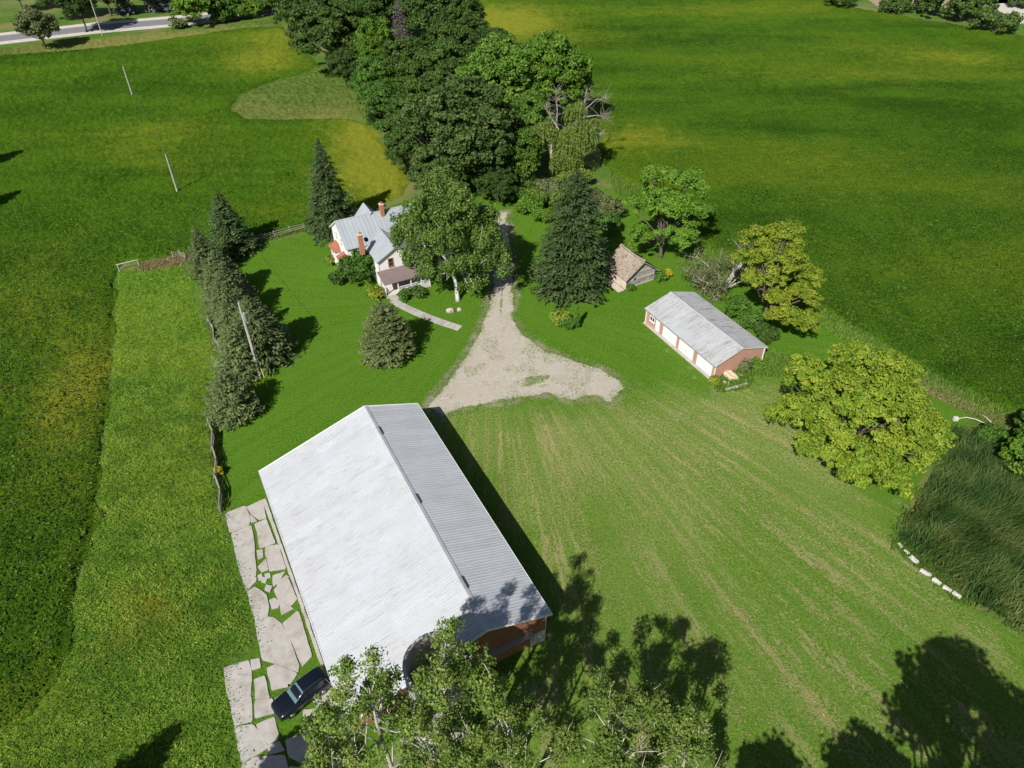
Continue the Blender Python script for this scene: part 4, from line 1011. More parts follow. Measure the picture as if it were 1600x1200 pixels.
def beam(name, a, b, r, mat, label, cat, group=None, z=None, bev=.03):
    a = G(*a); b = G(*b); o = (a+b)/2; L = np.linalg.norm(b-a); m = MB(); m.box(-L/2, L/2, -r, r, 0, r*1.7)
    me = m.mesh(name, bevel=bev); rj = random.Random(int(a[0]*100))
    for v in me.vertices: v.co.x += rj.uniform(-.04, .04); v.co.y += rj.uniform(-.04, .04); v.co.z *= rj.uniform(.8, 1.1)
    ob = link(name, me, MATS[mat], None, (o[0], o[1], .03)); ob.rotation_euler = (0, 0, math.atan2(b[1]-a[1], b[0]-a[0])+rj.uniform(-.12, .12)); return tag(ob, label, cat, group)
beam('timber', (1133, 610), (1167, 601), .14, 'stone_white', 'pale beam lying in front of the board stack at the garage', 'beam')
BLK = [((1403,850),(1409,857)), ((1412,860),(1419,867)), ((1421,871),(1433,882)), ((1437,891),(1453,902)), ((1456,906),(1469,915)), ((1472,917),(1485,926)), ((1487,927),(1500,936))]
nm = ['uppermost', 'second', 'third', 'fourth', 'fifth', 'sixth', 'lowest']
for i, (a, b) in enumerate(BLK):
    beam('concrete_block', a, b, .19 if i > 1 else .14, 'stone_white', 'white concrete kerb block edging the reeds, %s in the row of seven' % nm[i], 'block', 'kerb blocks along the reed bed', bev=.06)
# pipe and white box by the reeds
wb = G(1492, 657); MB().box(-.28, .28, -.22, .22, 0, .5).build('white_box', MATS['stone_white'], None, (wb[0], wb[1], .02), bevel=.04)
tag(bpy.context.scene.objects['white_box'], 'small white box at the end of the curved pipe by the reeds', 'box')
def pipe(pxs, h, label):
    pts = [tuple(G(x, y, z)) for (x, y), z in zip(pxs, h)]; m = MB(); m.tube(pts, [.06]*len(pts), 7); tag(m.build('curved_pipe', MATS['pale_log'], smooth=True), label, 'pipe', 'pale pipes by the reeds')
pipe([(1497,654),(1510,652),(1524,655),(1538,661),(1549,668)], [.05, .35, .5, .35, .05], 'pale curved pipe leading from the white box')
pipe([(1528,646),(1540,651),(1548,659),(1555,670)], [.05, .4, .4, .05], 'pale curved pipe furthest from the white box')
# boulder by the birch
bo = G(703, 487)
for k, (dx, s, l) in enumerate(((0, .55, 'large pale boulder under the edge of the birch'), (1.3, .35, 'small pale boulder beside the large one under the birch'))):
    rr = random.Random(k); bm = bmesh.new(); bmesh.ops.create_icosphere(bm, subdivisions=2, radius=s)
    for v in bm.verts: v.co *= rr.uniform(.82, 1.15); v.co.z *= .75
    me = bpy.data.meshes.new('boulder'); bm.to_mesh(me); bm.free(); tag(link('boulder', me, MATS['silo_concrete'], None, (bo[0]+dx, bo[1]+.3*k, s*.35)), l, 'boulder')
# ------------------------------------------------------------------ TREES
# spruce row left of the lawn
SP = [('needle_dark', (-44.6,103.5), 10.6, 3.3, 'tall dark spruce at the back of the row beside the fence'),
      ('needle_olive', (-45.8,95.5), 9.0, 2.9, 'olive spruce second in the row, on the field side of the dark one'),
      ('needle_olive', (-41.5,90.0), 8.0, 3.0, 'olive spruce third in the row, level with the end of the goal frame'),
      ('needle_olive', (-38.6,84.2), 8.6, 3.1, 'olive spruce in the middle of the row with a brownish top'),
      ('needle_olive', (-36.4,78.4), 9.2, 3.0, 'olive spruce just behind the transformer pole'),
      ('needle_olive', (-32.6,75.6), 9.6, 3.4, 'broad olive spruce on the lawn side of the transformer pole, casting the longest shadow'),
      ('needle_olive', (-34.3,72.4), 7.4, 2.8, 'low olive spruce on the field side of the transformer pole'),
      ('needle_olive', (-33.0,64.4), 6.6, 2.75, 'small olive spruce standing alone at the end of the row by the rail fence')]
for i, (m, p, h, r, l) in enumerate(SP):
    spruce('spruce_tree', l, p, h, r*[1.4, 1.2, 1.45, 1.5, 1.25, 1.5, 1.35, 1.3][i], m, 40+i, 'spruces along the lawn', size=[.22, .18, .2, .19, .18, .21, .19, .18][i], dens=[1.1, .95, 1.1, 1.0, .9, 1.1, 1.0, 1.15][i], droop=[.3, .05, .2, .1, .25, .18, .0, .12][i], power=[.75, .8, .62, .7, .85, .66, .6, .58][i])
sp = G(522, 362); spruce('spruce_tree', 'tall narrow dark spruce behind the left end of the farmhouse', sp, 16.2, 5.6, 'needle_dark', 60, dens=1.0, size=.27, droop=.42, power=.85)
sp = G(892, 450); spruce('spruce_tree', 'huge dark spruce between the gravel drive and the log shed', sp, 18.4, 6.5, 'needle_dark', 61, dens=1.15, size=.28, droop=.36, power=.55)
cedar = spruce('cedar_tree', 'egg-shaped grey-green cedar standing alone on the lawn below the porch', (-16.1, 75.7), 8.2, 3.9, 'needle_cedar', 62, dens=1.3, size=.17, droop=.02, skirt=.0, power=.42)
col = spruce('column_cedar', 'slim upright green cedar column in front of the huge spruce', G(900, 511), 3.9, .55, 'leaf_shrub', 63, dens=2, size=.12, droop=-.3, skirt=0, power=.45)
# birch over the farmhouse
rng = np.random.default_rng(5); bb = G(716, 470)
L = [((-1.8, 2.0, 10.5), (4.8, 4.8, 5.0)), ((-5.6, 3.0, 9.4), (3.4, 3.4, 3.8)), ((3.0, 3.2, 9.4), (4.0, 4.0, 4.6)), ((-3.6, 1.0, 14.2), (3.6, 3.6, 3.6)), ((1.6, 2.5, 14.6), (3.4, 3.4, 3.4)), ((1.0, -1.4, 6.2), (4.2, 3.4, 3.8)), ((4.9, .6, 6.4), (2.8, 2.8, 3.8)), ((-3.4, -.6, 5.4), (2.8, 2.6, 3.4)), ((2.8, -1.8, 3.6), (2.4, 2.2, 2.4)), ((-1.6, 4.5, 15.6), (3.0, 3.0, 2.6)), ((-7.6, 3.6, 10.2), (2.2, 2.2, 2.4)), ((-6.4, -.4, 7.0), (1.7, 1.5, 1.8))]
L = sublobes(L, rng)
tree('birch_tree', 'large spreading birch with white limbs overhanging the farmhouse and drive', bb, L, 'leaf_birch', 'white_bark', .30, 680, 80, .75, .18, 5, twigs=3, droop=1.2, flat=1.0, core=1.0)
# walnuts and others on the right
rng = np.random.default_rng(9); wg = G(1335, 690, 4.0)
L = [((0, 0, 8.4), (5.6, 5.6, 4.2)), ((-4.6, 4.2, 9.0), (3.4, 3.4, 3.2)), ((.6, 6.2, 9.6), (3.8, 3.4, 3.4)), ((4.6, 3.4, 8.4), (3.4, 3.4, 3.0)), ((-5.8, -1.0, 7.4), (3.6, 3.4, 3.0)), ((5.6, -.8, 7.2), (2.8, 3.0, 2.6)), ((-2.6, -4.4, 6.4), (3.6, 3.2, 3.0)), ((2.8, -4.2, 6.6), (3.4, 3.2, 2.8)), ((0.4, 1.4, 12.0), (3.6, 3.6, 2.6)), ((-6.8, 1.6, 6.4), (2.2, 2.2, 2.0)), ((3.2, 0, 10.6), (2.8, 2.8, 2.2)), ((-3.4, -6.2, 5.4), (3.0, 2.6, 2.4)), ((1.4, -6.6, 5.2), (3.0, 2.6, 2.4)), ((-6.2, -4.2, 6.0), (2.8, 2.6, 2.4)), ((5.4, -4.6, 5.4), (2.4, 2.4, 2.2))]
L = sublobes(L, rng)
tree('walnut_tree', 'biggest yellow-green walnut tree, standing alone between hay ground and reeds', wg, L, 'leaf_walnut', 'bark', .42, 880, 92, .64, .145, 9, flat=.6, shell=(.8, 1.06), core=1.2)
wg = G(1200, 470, 4.0)
L = [((0, 0, 8.6), (3.8, 3.8, 3.6)), ((-2.6, 2.4, 10.8), (3.0, 3.0, 2.8)), ((1.6, 3.0, 11.4), (3.0, 3.0, 2.6)), ((3.8, .6, 8.0), (3.0, 3.0, 2.6)), ((3.0, -2.2, 5.4), (2.8, 2.8, 2.4)), ((-2.8, -1.0, 7.4), (2.4, 2.4, 2.0)), ((.4, -2.6, 6.0), (2.6, 2.6, 2.2)), ((.2, 1.2, 13.0), (2.2, 2.2, 1.8)), ((3.4, -4.0, 3.6), (2.4, 2.4, 2.0)), ((.8, -4.6, 4.4), (2.0, 2.0, 1.8)), ((-3.6, 1.0, 9.6), (2.0, 2.0, 1.8))]
L = sublobes(L, rng)
tree('walnut_tree', 'upright yellow-green walnut tree behind the garage at the field edge', wg, L, 'leaf_yellow', 'bark', .3, 560, 95, .6, .15, 10, flat=.6, shell=(.8, 1.06))
wg = G(1036, 375, 3.0)
L = [((0, 0, 6.4), (4.4, 4.4, 3.8)), ((-2.8, 1.6, 7.6), (3.0, 3.0, 2.8)), ((2.6, 2.8, 9.6), (3.2, 3.2, 2.8)), ((-.4, 3.0, 10.4), (3.0, 3.0, 2.6)), ((3.8, -.6, 6.4), (2.6, 2.6, 2.4)), ((-3.0, -2.0, 4.0), (2.6, 2.6, 2.2)), ((1.2, -2.8, 4.4), (2.8, 2.6, 2.4))]
L = sublobes([(tuple(x*1.1 for x in c), tuple(x*1.14 for x in r)) for c, r in L], rng)
tree('maple_tree', 'fresh green bushy tree right behind the log shed', wg, L, 'leaf_green', 'bark', .3, 430, 95, .65, .155, 11, flat=.65)

# tree line: (px, py of crown middle, height of crown middle, rx, rz, material, label)
TL = [(470,12,9,8.5,8,'leaf_dark','dark tree at the road end of the tree line, left side'),
 (545,-6,10,10,9,'leaf_deep','dark tree at the road end of the tree line, cut by the top edge'),
 (522,58,9,11,9.5,'leaf_dark','very broad dark feathery tree on the field side of the tree line'),
 (598,14,10,9,9,'leaf_deep','deep green tree behind the dead grey spruce in the tree line'),
 (587,72,9,5.2,6,'leaf_green','small yellow-green tree in the upper middle of the tree line'),
 (690,32,10,10,9.5,'leaf_deep','broad deep green tree on the right side of the tree line near the top'),
 (655,0,10,9,9,'leaf_dark','dark tree at the top edge between the two deepest crowns'),
 (716,70,9,7.5,7.5,'leaf_dark','medium dark tree behind the bright green pair'),
 (765,88,8,6,6.5,'leaf_deep','deep green tree peeping above the left bright green crown'),
 (640,118,8,8,7.5,'leaf_dark','dark tree in the heart of the tree line below the dead spruce'),
 (588,138,7,5.5,6,'leaf_shrub','mid green tree on the field edge of the tree line, halfway down'),
 (690,128,8.5,7.5,7.5,'leaf_dark','dark tree just above the big olive maple'),
 (545,105,5,5,4.5,'leaf_deep','low dark tree shading the rough grass pocket'),
 (608,180,6,5.5,6,'leaf_shrub','mid green tree on the field edge left of the olive maple'),
 (645,196,6,5,6,'leaf_dark','dark low tree tucked against the left side of the olive maple'),
 (632,238,4.5,4,4.5,'leaf_dark','low dark tree at the bottom of the tree line beside the yellow crop'),
 (722,212,9.5,10.4,8.6,'leaf_oak','big rounded olive maple nearest the farmhouse in the tree line'),
 (787,128,11,8.6,8.4,'leaf_bright','bright green tree, left one of the pair above the willow'),
 (862,122,11,8.6,8.6,'leaf_green','bright green tree, right one of the pair above the willow'),
 (820,205,6.5,6.2,6.5,'leaf_bright','shaded green tree between the olive maple and the willow'),
 (690,270,4.2,5.5,4.2,'leaf_oak','low olive tree under the big olive maple'),
 (752,262,5,5.5,5,'leaf_deep','dark low tree at the head of the drive'),
 (808,248,5,5.0,5,'leaf_bright','shaded green tree left of the willow trunk'),
 (778,292,3,3.6,3.2,'leaf_deep','lowest dark tree between the birch top and the drive')]
PROTO = []
for k in range(6):
    rng = np.random.default_rng(500+k); L = rand_lobes(9, 8, 7.2, 9, rng)
    mb = MB(); limbs(mb, (0, 0, 0), L, .36, rng)
    V, Q, t = make_crown(L, 560, 62, .95, .26, rng, flat=.55 if k < 3 else .75)
    tm = mb.mesh('trunk', smooth=True); tm.materials.append(MATS['bark']); PROTO.append((tm, npmesh('crown', V, Q, t)))
def shared_tree(name, label, px, py, zc, rx, rz, m, i, group, proto):
    g = G(px, py, zc); o = empty(name, (g[0], g[1], 0), i*1.9); tag(o, label, 'tree', group)
    o.scale = (rx/8, rx/8, (zc+rz)/16.2)
    tm, cm = PROTO[proto]; link('trunk', tm, None, o)
    if not cm.materials: cm.materials.append(MATS[m])
    c = link('crown', cm, None, o); c.material_slots[0].link = 'OBJECT'; c.material_slots[0].material = MATS[m]
for i, (px, py, zc, rx, rz, m, l) in enumerate(TL):
    shared_tree('deciduous_tree', l, px, py, zc, rx, rz, m, i, 'trees of the tree line', i % 3 if m == 'leaf_dark' else 3+i % 3)
p = G(632, 95); spruce('dead_spruce', 'bare grey dead spruce standing inside the tree line', p, 19, 4.6, 'needle_dead', 64, dens=.5, size=.22, droop=.3)
# willow with dead limbs
wp = G(861, 275); wl_o = empty('willow_tree', (wp[0], wp[1], 0)); tag(wl_o, 'pale willow with dead bare limbs at the foot of the tree line', 'tree')
rng = np.random.default_rng(77); mb = MB(); tw = MB()
mb.tube([(0,0,-.2), (-.1,0,3.5), (0,.2,6.2)], [.5, .36, .32], 9)
for a, b, c, r in (((0,.2,6.2), (-2.2,.6,7.6), (-4.0,1.0,8.0), .28), ((0,.2,6.2), (1.2,1.0,8.6), (-1.5,2.8,12.2), .3), ((0,.2,6.0), (3.2,1.2,8.2), (5.6,1.8,10.4), .34), ((3.2,1.2,8.2), (5.6,3.0,11.0), (6.4,4.6,14.6), .24), ((5.6,1.8,10.4), (8.2,2.4,10.6), (10.2,2.6,9.8), .2), ((3.2,1.2,8.2), (6.2,.2,8.4), (9.2,-.4,8.0), .2), ((5.6,3.0,11.0), (8.2,4.4,12.8), (10.0,5.2,12.6), .16), ((.8,1.0,8.2), (1.0,3.4,11.4), (.6,4.6,14.4), .2)):
    mb.tube([a, b, c], [r*.7, r*.42, r*.1], 6)
    for _ in range(34):
        t = rng.uniform(.2, 1); s = np.array(b)+(np.array(c)-np.array(b))*t; e = s+rng.normal(size=3)*np.array([1.2, 1.2, 1.0])+[.4, 0, .5]
        tw.tube([s, (s+e)/2+rng.normal(size=3)*.15, e], [.035, .022, .008], 4, False)
mb.build('trunk', MATS['willow_bark'], wl_o, smooth=True); tag(tw.build('dead_twigs', MATS['willow_bark'], wl_o), kind='stuff')
P = []; T = []
for c, r, n in (((3.8, -.4, 7.6), (3.0, 1.8), 260), ((2.8, -1.4, 4.8), (2.8, 1.6), 240), ((-1.6, .6, 8.6), (2.6, 1.4), 170), ((5.8, .4, 9.4), (2.4, 1.2), 140), ((4.4, 3.0, 11.6), (2.2, 1.2), 110), ((7.6, 1.6, 9.4), (1.8, 1.0), 60)):
    for _ in range(n):
        a = rng.uniform(0, 6.28); q = math.sqrt(rng.uniform(0, 1)); x = c[0]+cos(a)*q*r[0]; y = c[1]+sin(a)*q*r[0]; z0 = c[2]+r[1]*(1-q*q)*.8; ln = rng.uniform(1.6, 3.4); t0 = rng.uniform(0, 1)
        for k in range(14):
            f = k/13; P.append((x+cos(a)*f*.5+rng.normal()*.06, y+sin(a)*f*.5+rng.normal()*.06, max(.3, z0-ln*f))); T.append(np.clip(t0*.6+rng.uniform(0, .45), 0, 1))
P = np.array(P); Nn = rng.normal(size=P.shape)*np.array([1, 1, .4]); S = rng.uniform(.12, .26, len(P))
V, Q = leafquads(P, Nn, S, .5, rng); link('crown', npmesh('crown', V, Q, np.repeat(T, 4)), MATS['leaf_willow'], wl_o)

# collapsed dead tree behind the garage
dp = G(1132, 455); dt = empty('fallen_tree', (dp[0], dp[1], 0)); tag(dt, 'collapsed dead tree of bare pale branches behind the garage roof', 'tree')
rng = np.random.default_rng(31); mb = MB(); P = []
for k in range(26):
    a = rng.uniform(1.6, 4.4) if k < 18 else rng.uniform(-.6, 1.4); ln = rng.uniform(3.5, 8.2); el = rng.uniform(.1, .75) if k < 18 else rng.uniform(.7, 1.2)
    d = np.array([cos(a)*cos(el), sin(a)*cos(el)*.7, sin(el)]); m = d*ln*.5+rng.normal(size=3)*.35; e = d*ln+rng.normal(size=3)*.5; m[2] = max(m[2], .4); e[2] = max(e[2], .3)
    mb.tube([(0, 0, .4), m, e], [.13, .085, .02], 5)
    for _ in range(7):
        t = rng.uniform(.3, 1); s = m+(e-m)*t; q = s+rng.normal(size=3)*.9; q[2] = max(q[2], .2); mb.tube([s, q], [.04, .012], 4, False)
        for __ in range(60): P.append(s+(q-s)*rng.uniform(.2, 1.2)+rng.normal(size=3)*.34)
mb.tube([(0, 0, -.1), (.1, 0, .5), (.3, .1, 1.0)], [.4, .35, .3], 8)
mb.build('trunk', MATS['pale_bark'], dt); P = np.array(P); P[:, 2] = np.maximum(P[:, 2], .1); V, Q = leafquads(P, rng.normal(size=P.shape)+[0, 0, .4], rng.uniform(.08, .17, len(P)), .5, rng)
link('crown', npmesh('crown', V, Q, np.repeat(rng.uniform(0, 1, len(P)), 4)), MATS['leaf_dull'], dt)

# aspens in front of the barn gable, an ash beside them
def aspen(label, px, py, z, h, seed, spec, mat='leaf_aspen', size=.10, ncl=150, group='aspens at the barn gable', name='aspen_tree', per=70):
    """px,py is where height z of the stem is seen"""
    g = G(px, py, z); rng = np.random.default_rng(seed); o = empty(name, (g[0], g[1], 0)); tag(o, label, 'tree', group)
    mb = MB(); mb.tube([(0, 0, -.2), (.1, .1, h*.4), (-.1, 0, h*.75), (0, 0, h*.97)], [.24, .17, .09, .02], 8)
    lobes = []
    for k in range(spec[0]):
        f = rng.uniform(.42, .98); a = rng.uniform(0, 6.28); r = spec[1]*(1.15-f)*rng.uniform(.5, 1.5)+.3; c = np.array([cos(a)*r, sin(a)*r, h*f+r*.35]); b = np.array([0, 0, h*f-r*.5])
        mb.tube([b, (b+c)/2+rng.normal(size=3)*.15, c+[0, 0, .5]], [.07, .045, .012], 5)
        lobes.append((tuple(c), (.8, .8, 1.0)))
        if rng.random() < .55: e = c+rng.normal(size=3)*.5+[0, 0, 1.6]; mb.tube([c, (c+e)/2+rng.normal(size=3)*.08, e], [.03, .02, .008], 4, False)
    lobes.append(((0, 0, h*.93), (.5, .5, 1.4)))
    mb.build('trunk', MATS['pale_bark'], o, smooth=True)
    V, Q, t = make_crown(lobes, ncl, per, .5, size, rng, shell=(.2, 1.05), flat=1.0, up=.1, jit=1.0)
    link('crown', npmesh('crown', V, Q, t), MATS[mat], o)
aspen('leafy aspen in front of the silo, tallest of the clump', 690, 1075, 16.5, 20.3, 1, (24, 4.4), ncl=140)
aspen('aspen with sparse twiggy top over the left part of the barn roof edge', 590, 1125, 15.5, 20, 2, (20, 4.6), ncl=120)
aspen('aspen reaching over the rear of the black car', 536, 1120, 14.5, 16.2, 3, (18, 4.4), ncl=110)
aspen('aspen covering the right end of the barn gable', 775, 1090, 15, 17.6, 4, (18, 4.0), ncl=110)
aspen('low aspen at the bottom edge below the silo', 665, 1150, 14, 16, 5, (18, 4.6), ncl=140)
aspen('low aspen at the bottom edge right of the silo', 800, 1165, 13, 15.5, 6, (18, 4.6), ncl=140)
aspen('ash tree with fine leaves at the bottom edge right of the aspens', 965, 1145, 12, 15.2, 7, (30, 5.0), 'leaf_ash', .10, 230, 'ash trees at the bottom edge', 'ash_tree')
aspen('smaller ash tree at the bottom edge furthest right', 1075, 1180, 11, 13.2, 8, (20, 3.4), 'leaf_ash', .10, 150, 'ash trees at the bottom edge', 'ash_tree')
# trees standing just below the picture, known from their shadows
def offtree(x, y, zc, rx, rz, label, seed, mat='leaf_green'):
    rng = np.random.default_rng(seed); tree('deciduous_tree', label, (x, y), rand_lobes(zc, rx, rz, 8, rng), mat, 'bark', .35, 150, 60, 1.1, .30, seed, 'trees whose shadows enter the picture')
offtree(27, 9.5, 17.5, 5.6, 5.2, 'tall tree out of the picture casting the big shadow on the lower right hay ground', 201)
offtree(33, 7, 16, 5.0, 5.0, 'tall tree out of the picture casting the corner shadow at the lower right', 202)
offtree(20, 9.0, 13, 3.2, 4.0, 'tree out of the picture casting the small shadow left of the big one', 203)
offtree(11.5, 7.5, 13, 3.0, 4.0, 'tree out of the picture casting the narrow shadow at the bottom edge', 205)
offtree(-22, 12, 11, 3.6, 3.6, 'tree out of the picture shading the lowest slabs', 204)
spruce('spruce_tree', 'spruce out of the picture casting the pointed shadow at the lower left', G(285, 1128)[:2]-17.2*np.array([.454, .891]), 15.8, 4.6, 'needle_dark', 65, size=.34, dens=.8, power=.6)
for k, (px, py) in enumerate(((42, 236), (38, 300))):
    g = G(px, py); h = 13; spruce('spruce_tree', ['spruce out of the picture casting the upper shadow at the left edge', 'spruce out of the picture casting the lower shadow at the left edge'][k], (g[0]-1.09*h*.454, g[1]-1.09*h*.891), h, 4.6, 'needle_dark', 66+k, size=.36, dens=.8, power=.6)

# ------------------------------------------------------------------ SHRUBS
def sh(px, py, r, h, m, seed, label, **kw): bush('shrub', label, G(px, py+0), r, h, m, seed, **kw)
sh(560, 440, 2.9, 4.6, 'leaf_shrub', 1, 'big round green shrub against the inner corner of the farmhouse', size=.18, clump_r=.6)
sh(529, 443, 1.15, 1.9, 'leaf_dark', 2, 'small dull green shrub left of the big round one')
sh(588, 466, 1.3, 2.0, 'leaf_lime', 3, 'yellow-green shrub beside the porch steps')
sh(519, 412, .9, 1.5, 'leaf_lime', 4, 'yellow-green shrub below the farmhouse bay')
sh(635, 466, 1.15, 1.35, 'leaf_shrub', 5, 'low hedge bush beside the porch steps')
sh(652, 463, 1.3, 1.45, 'leaf_dark', 6, 'low hedge bush along the porch railing')
sh(874, 505, 1.25, 1.6, 'leaf_lime', 7, 'golden shrub at the left end of the bed below the huge spruce')
sh(887, 512, 1.2, 1.6, 'leaf_shrub', 8, 'green shrub beside the slim cedar column')
sh(1150, 497, 1.9, 3.2, 'leaf_shrub', 9, 'green shrub overhanging the back eave of the garage')
sh(1172, 512, 2.0, 3.0, 'leaf_shrub', 10, 'green shrub behind the garage below the yellow walnut')
sh(1192, 530, 1.7, 2.4, 'leaf_dark', 11, 'dark green shrub behind the near end of the garage')
sh(1160, 577, .95, 1.9, 'leaf_dull', 12, 'thin grey-green bush in front of the garage end wall', size=.1)
sh(1115, 600, .7, .9, 'leaf_lime', 13, 'yellowish weeds at the near garage corner', size=.1, cat='weeds')
sh(1180, 575, 1.2, 1.2, 'leaf_green', 14, 'green weeds along the garage end wall', size=.12, cat='weeds')
sh(1030, 437, 1.3, 1.2, 'leaf_shrub', 15, 'green weeds at the right corner of the log shed', cat='weeds')
sh(1040, 432, .7, 1.1, 'goldenrod', 16, 'orange-yellow flowering weeds right of the log shed', size=.09, cat='weeds')
sh(985, 453, .6, .8, 'leaf_shrub', 17, 'small weeds at the front corner of the log shed', size=.1, cat='weeds')
sh(830, 330, 2.6, 3.0, 'leaf_green', 18, 'green undergrowth at the left foot of the huge spruce', size=.2, clump_r=.7)
sh(858, 305, 2.6, 3.0, 'leaf_dull', 19, 'dull green undergrowth below the willow', size=.2, clump_r=.7)
sh(885, 300, 2.2, 4.0, 'leaf_willow', 20, 'pale green undergrowth right below the willow strands', size=.2, clump_r=.7)
sh(955, 345, 1.8, 4.4, 'leaf_dull', 21, 'reddish dull bush peeping out right of the huge spruce', size=.18, clump_r=.6)
sh(925, 320, 2.0, 3.0, 'leaf_dull', 26, 'dull green bush at the field edge behind the huge spruce', size=.18, clump_r=.6)
for k, (px, py, r, h, m) in enumerate(((812,318,2.0,2.6,'leaf_shrub'), (840,318,2.2,2.4,'leaf_willow'), (848,345,2.0,2.2,'leaf_green'), (872,325,2.4,2.8,'leaf_willow'), (900,318,2.4,3.2,'leaf_shrub'), (938,335,2.2,3.4,'leaf_dull'), (950,368,2.0,3.8,'leaf_shrub'), (826,298,2.4,3.0,'leaf_dark'), (908,290,2.2,3.0,'leaf_willow'))):
    sh(px, py, r, h, m, 60+k, ['green thicket bush nearest the head of the drive', 'pale thicket bush right of the one at the head of the drive', 'low green thicket bush touching the left side of the huge spruce', 'pale thicket bush just above the left shoulder of the huge spruce', 'green thicket bush behind the top of the huge spruce', 'dull thicket bush at the right shoulder of the huge spruce', 'tall green thicket bush between the huge spruce and the log shed', 'dark thicket bush at the foot of the willow trunk', 'pale thicket bush under the willow on the field side'][k], size=.18, clump_r=.6, group='thicket below the willow')
sh(1592, 745, 2.8, 5.4, 'leaf_green', 22, 'large green bush at the right edge beside the reeds', size=.18, clump_r=.6)
sh(1606, 690, 2.6, 4.6, 'leaf_shrub', 23, 'green bush at the right edge above the reeds', size=.18, clump_r=.6)
sh(1545, 690, 1.9, 2.0, 'leaf_shrub', 24, 'low green bush at the end of the curved pipe', size=.16)
sh(343, 742, .5, 1.3, 'goldenrod', 25, 'bright yellow flowering plant at the rail fence', size=.09, clump_r=.3, cat='plant')
for k, (px, py, r, h) in enumerate(((1308,10,6,6), (1395,18,5,4.5), (1440,20,7,7), (1478,30,8,9), (1510,32,7,8), (1552,52,6.5,6), (1590,10,6,6))):
    bush('shrub', ['hedgerow bush at the top edge, leftmost beyond the right field', 'dark hedgerow bush second from the left beyond the right field', 'hedgerow bush third from the left beyond the right field', 'tallest hedgerow bush beyond the right field', 'hedgerow bush just right of the tallest one', 'dense dark hedgerow bush nearest the pale lane', 'hedgerow bush in the top right corner'][k], G(px, py), r, h, 'leaf_oak' if k % 2 else 'leaf_dark', 300+k, size=.42, clump_r=1.3, n=60, group='hedgerow beyond the right field')
for k, (px, py, r, h, m) in enumerate(((312,40,8,10,'leaf_green'), (352,30,7,7,'leaf_shrub'), (388,26,6,5,'leaf_green'), (420,22,5,5,'leaf_dark'), (280,44,2.5,2.5,'leaf_dull'))):
    bush('shrub', ['tall roadside bush, biggest along the road verge', 'roadside bush right of the biggest one', 'low roadside bush third along the verge', 'dark roadside bush where the verge meets the tree line', 'tiny roadside bush left of the biggest one'][k], G(px, py), r, h, m, 320+k, size=.36, clump_r=1.1, group='bushes on the road verge')
broadleaf('deciduous_tree', 'grey-green tree standing alone on the near verge of the road', 57, 42, 6, 5.2, 5.0, 'leaf_dull', 330, k=6, size=.3, dens=.7)
for k, (px, py, h, r) in enumerate(((198,22,13,4), (244,18,13,4.2), (263,17,13,4.2), (285,8,12,4))):
    spruce('blue_spruce', ['blue-grey spruce beyond the road, leftmost of four', 'blue-grey spruce beyond the road, second of four', 'blue-grey spruce beyond the road, third of four', 'blue-grey spruce beyond the road, rightmost of four'][k], G(px, py), h, r, 'needle_blue', 340+k, 'blue spruces beyond the road', size=.4, dens=.6)
for k, (px, py) in enumerate(((120,18), (90,2), (160,-4), (222,-8), (20,-10))):
    shared_tree('deciduous_tree', ['dark tree beyond the road with a long shadow, left of the tall pole', 'tree beyond the road near the top left corner', 'tree beyond the road cut by the top edge behind the tall pole', 'tree beyond the road cut by the top edge between the spruces', 'tree beyond the road at the extreme top left'][k], px, py-14, 8, 6, 6, 'leaf_deep' if k % 2 else 'leaf_dark', 50+k, 'trees beyond the road', k % 6)

# ------------------------------------------------------------------ STUFF: reeds, grass blades, straw
def sample(poly, n, rng):
    lo = poly.min(0); hi = poly.max(0); out = []
    tot = 0
    while tot < n:
        p = rng.uniform(lo, hi, (n, 2)); p = p[inside(poly, p[:, 0], p[:, 1])]; out.append(p); tot += len(p)
    return np.concatenate(out)[:n]
def blades(name, P, h, wd, lean_dir, lean_amt, mat, rng, label, cat, z0=0.0, tint=None):
    n = len(P); a = rng.uniform(0, pi, n); h = h*rng.uniform(.6, 1.25, n); w_ = wd*rng.uniform(.7, 1.3, n)
    ld = lean_dir+rng.normal(size=(n, 2))*.45; t = np.stack([np.cos(a), np.sin(a)], 1)*w_[:, None]
    z0 = np.broadcast_to(z0, n)
    b0 = np.column_stack([P-t, z0]); b1 = np.column_stack([P+t, z0])
    m = P+ld*lean_amt*(h*.35)[:, None]; m0 = np.column_stack([m-t*.8, z0+h*.6]); m1 = np.column_stack([m+t*.8, z0+h*.6])
    e = P+ld*lean_amt*h[:, None]; ee = np.column_stack([e, z0+h*.95])
    V = np.stack([b0, b1, m1, m0, ee], 1).reshape(-1, 3); k = np.arange(n)*5
    T = np.concatenate([np.stack([k, k+1, k+2], 1), np.stack([k, k+2, k+3], 1), np.stack([k+3, k+2, k+4], 1)])
    tn = rng.uniform(0, 1, n) if tint is None else tint
    return tag(link(name, npmesh(name, V, T, np.repeat(tn, 5)), MATS[mat]), label, cat, kind='stuff')
rng = np.random.default_rng(88)
REED = GP([(1490,668),(1470,710),(1440,770),(1415,815),(1404,838),(1425,865),(1470,905),(1505,930),(1600,985),(1720,1050),(1720,740),(1600,730),(1540,690)])
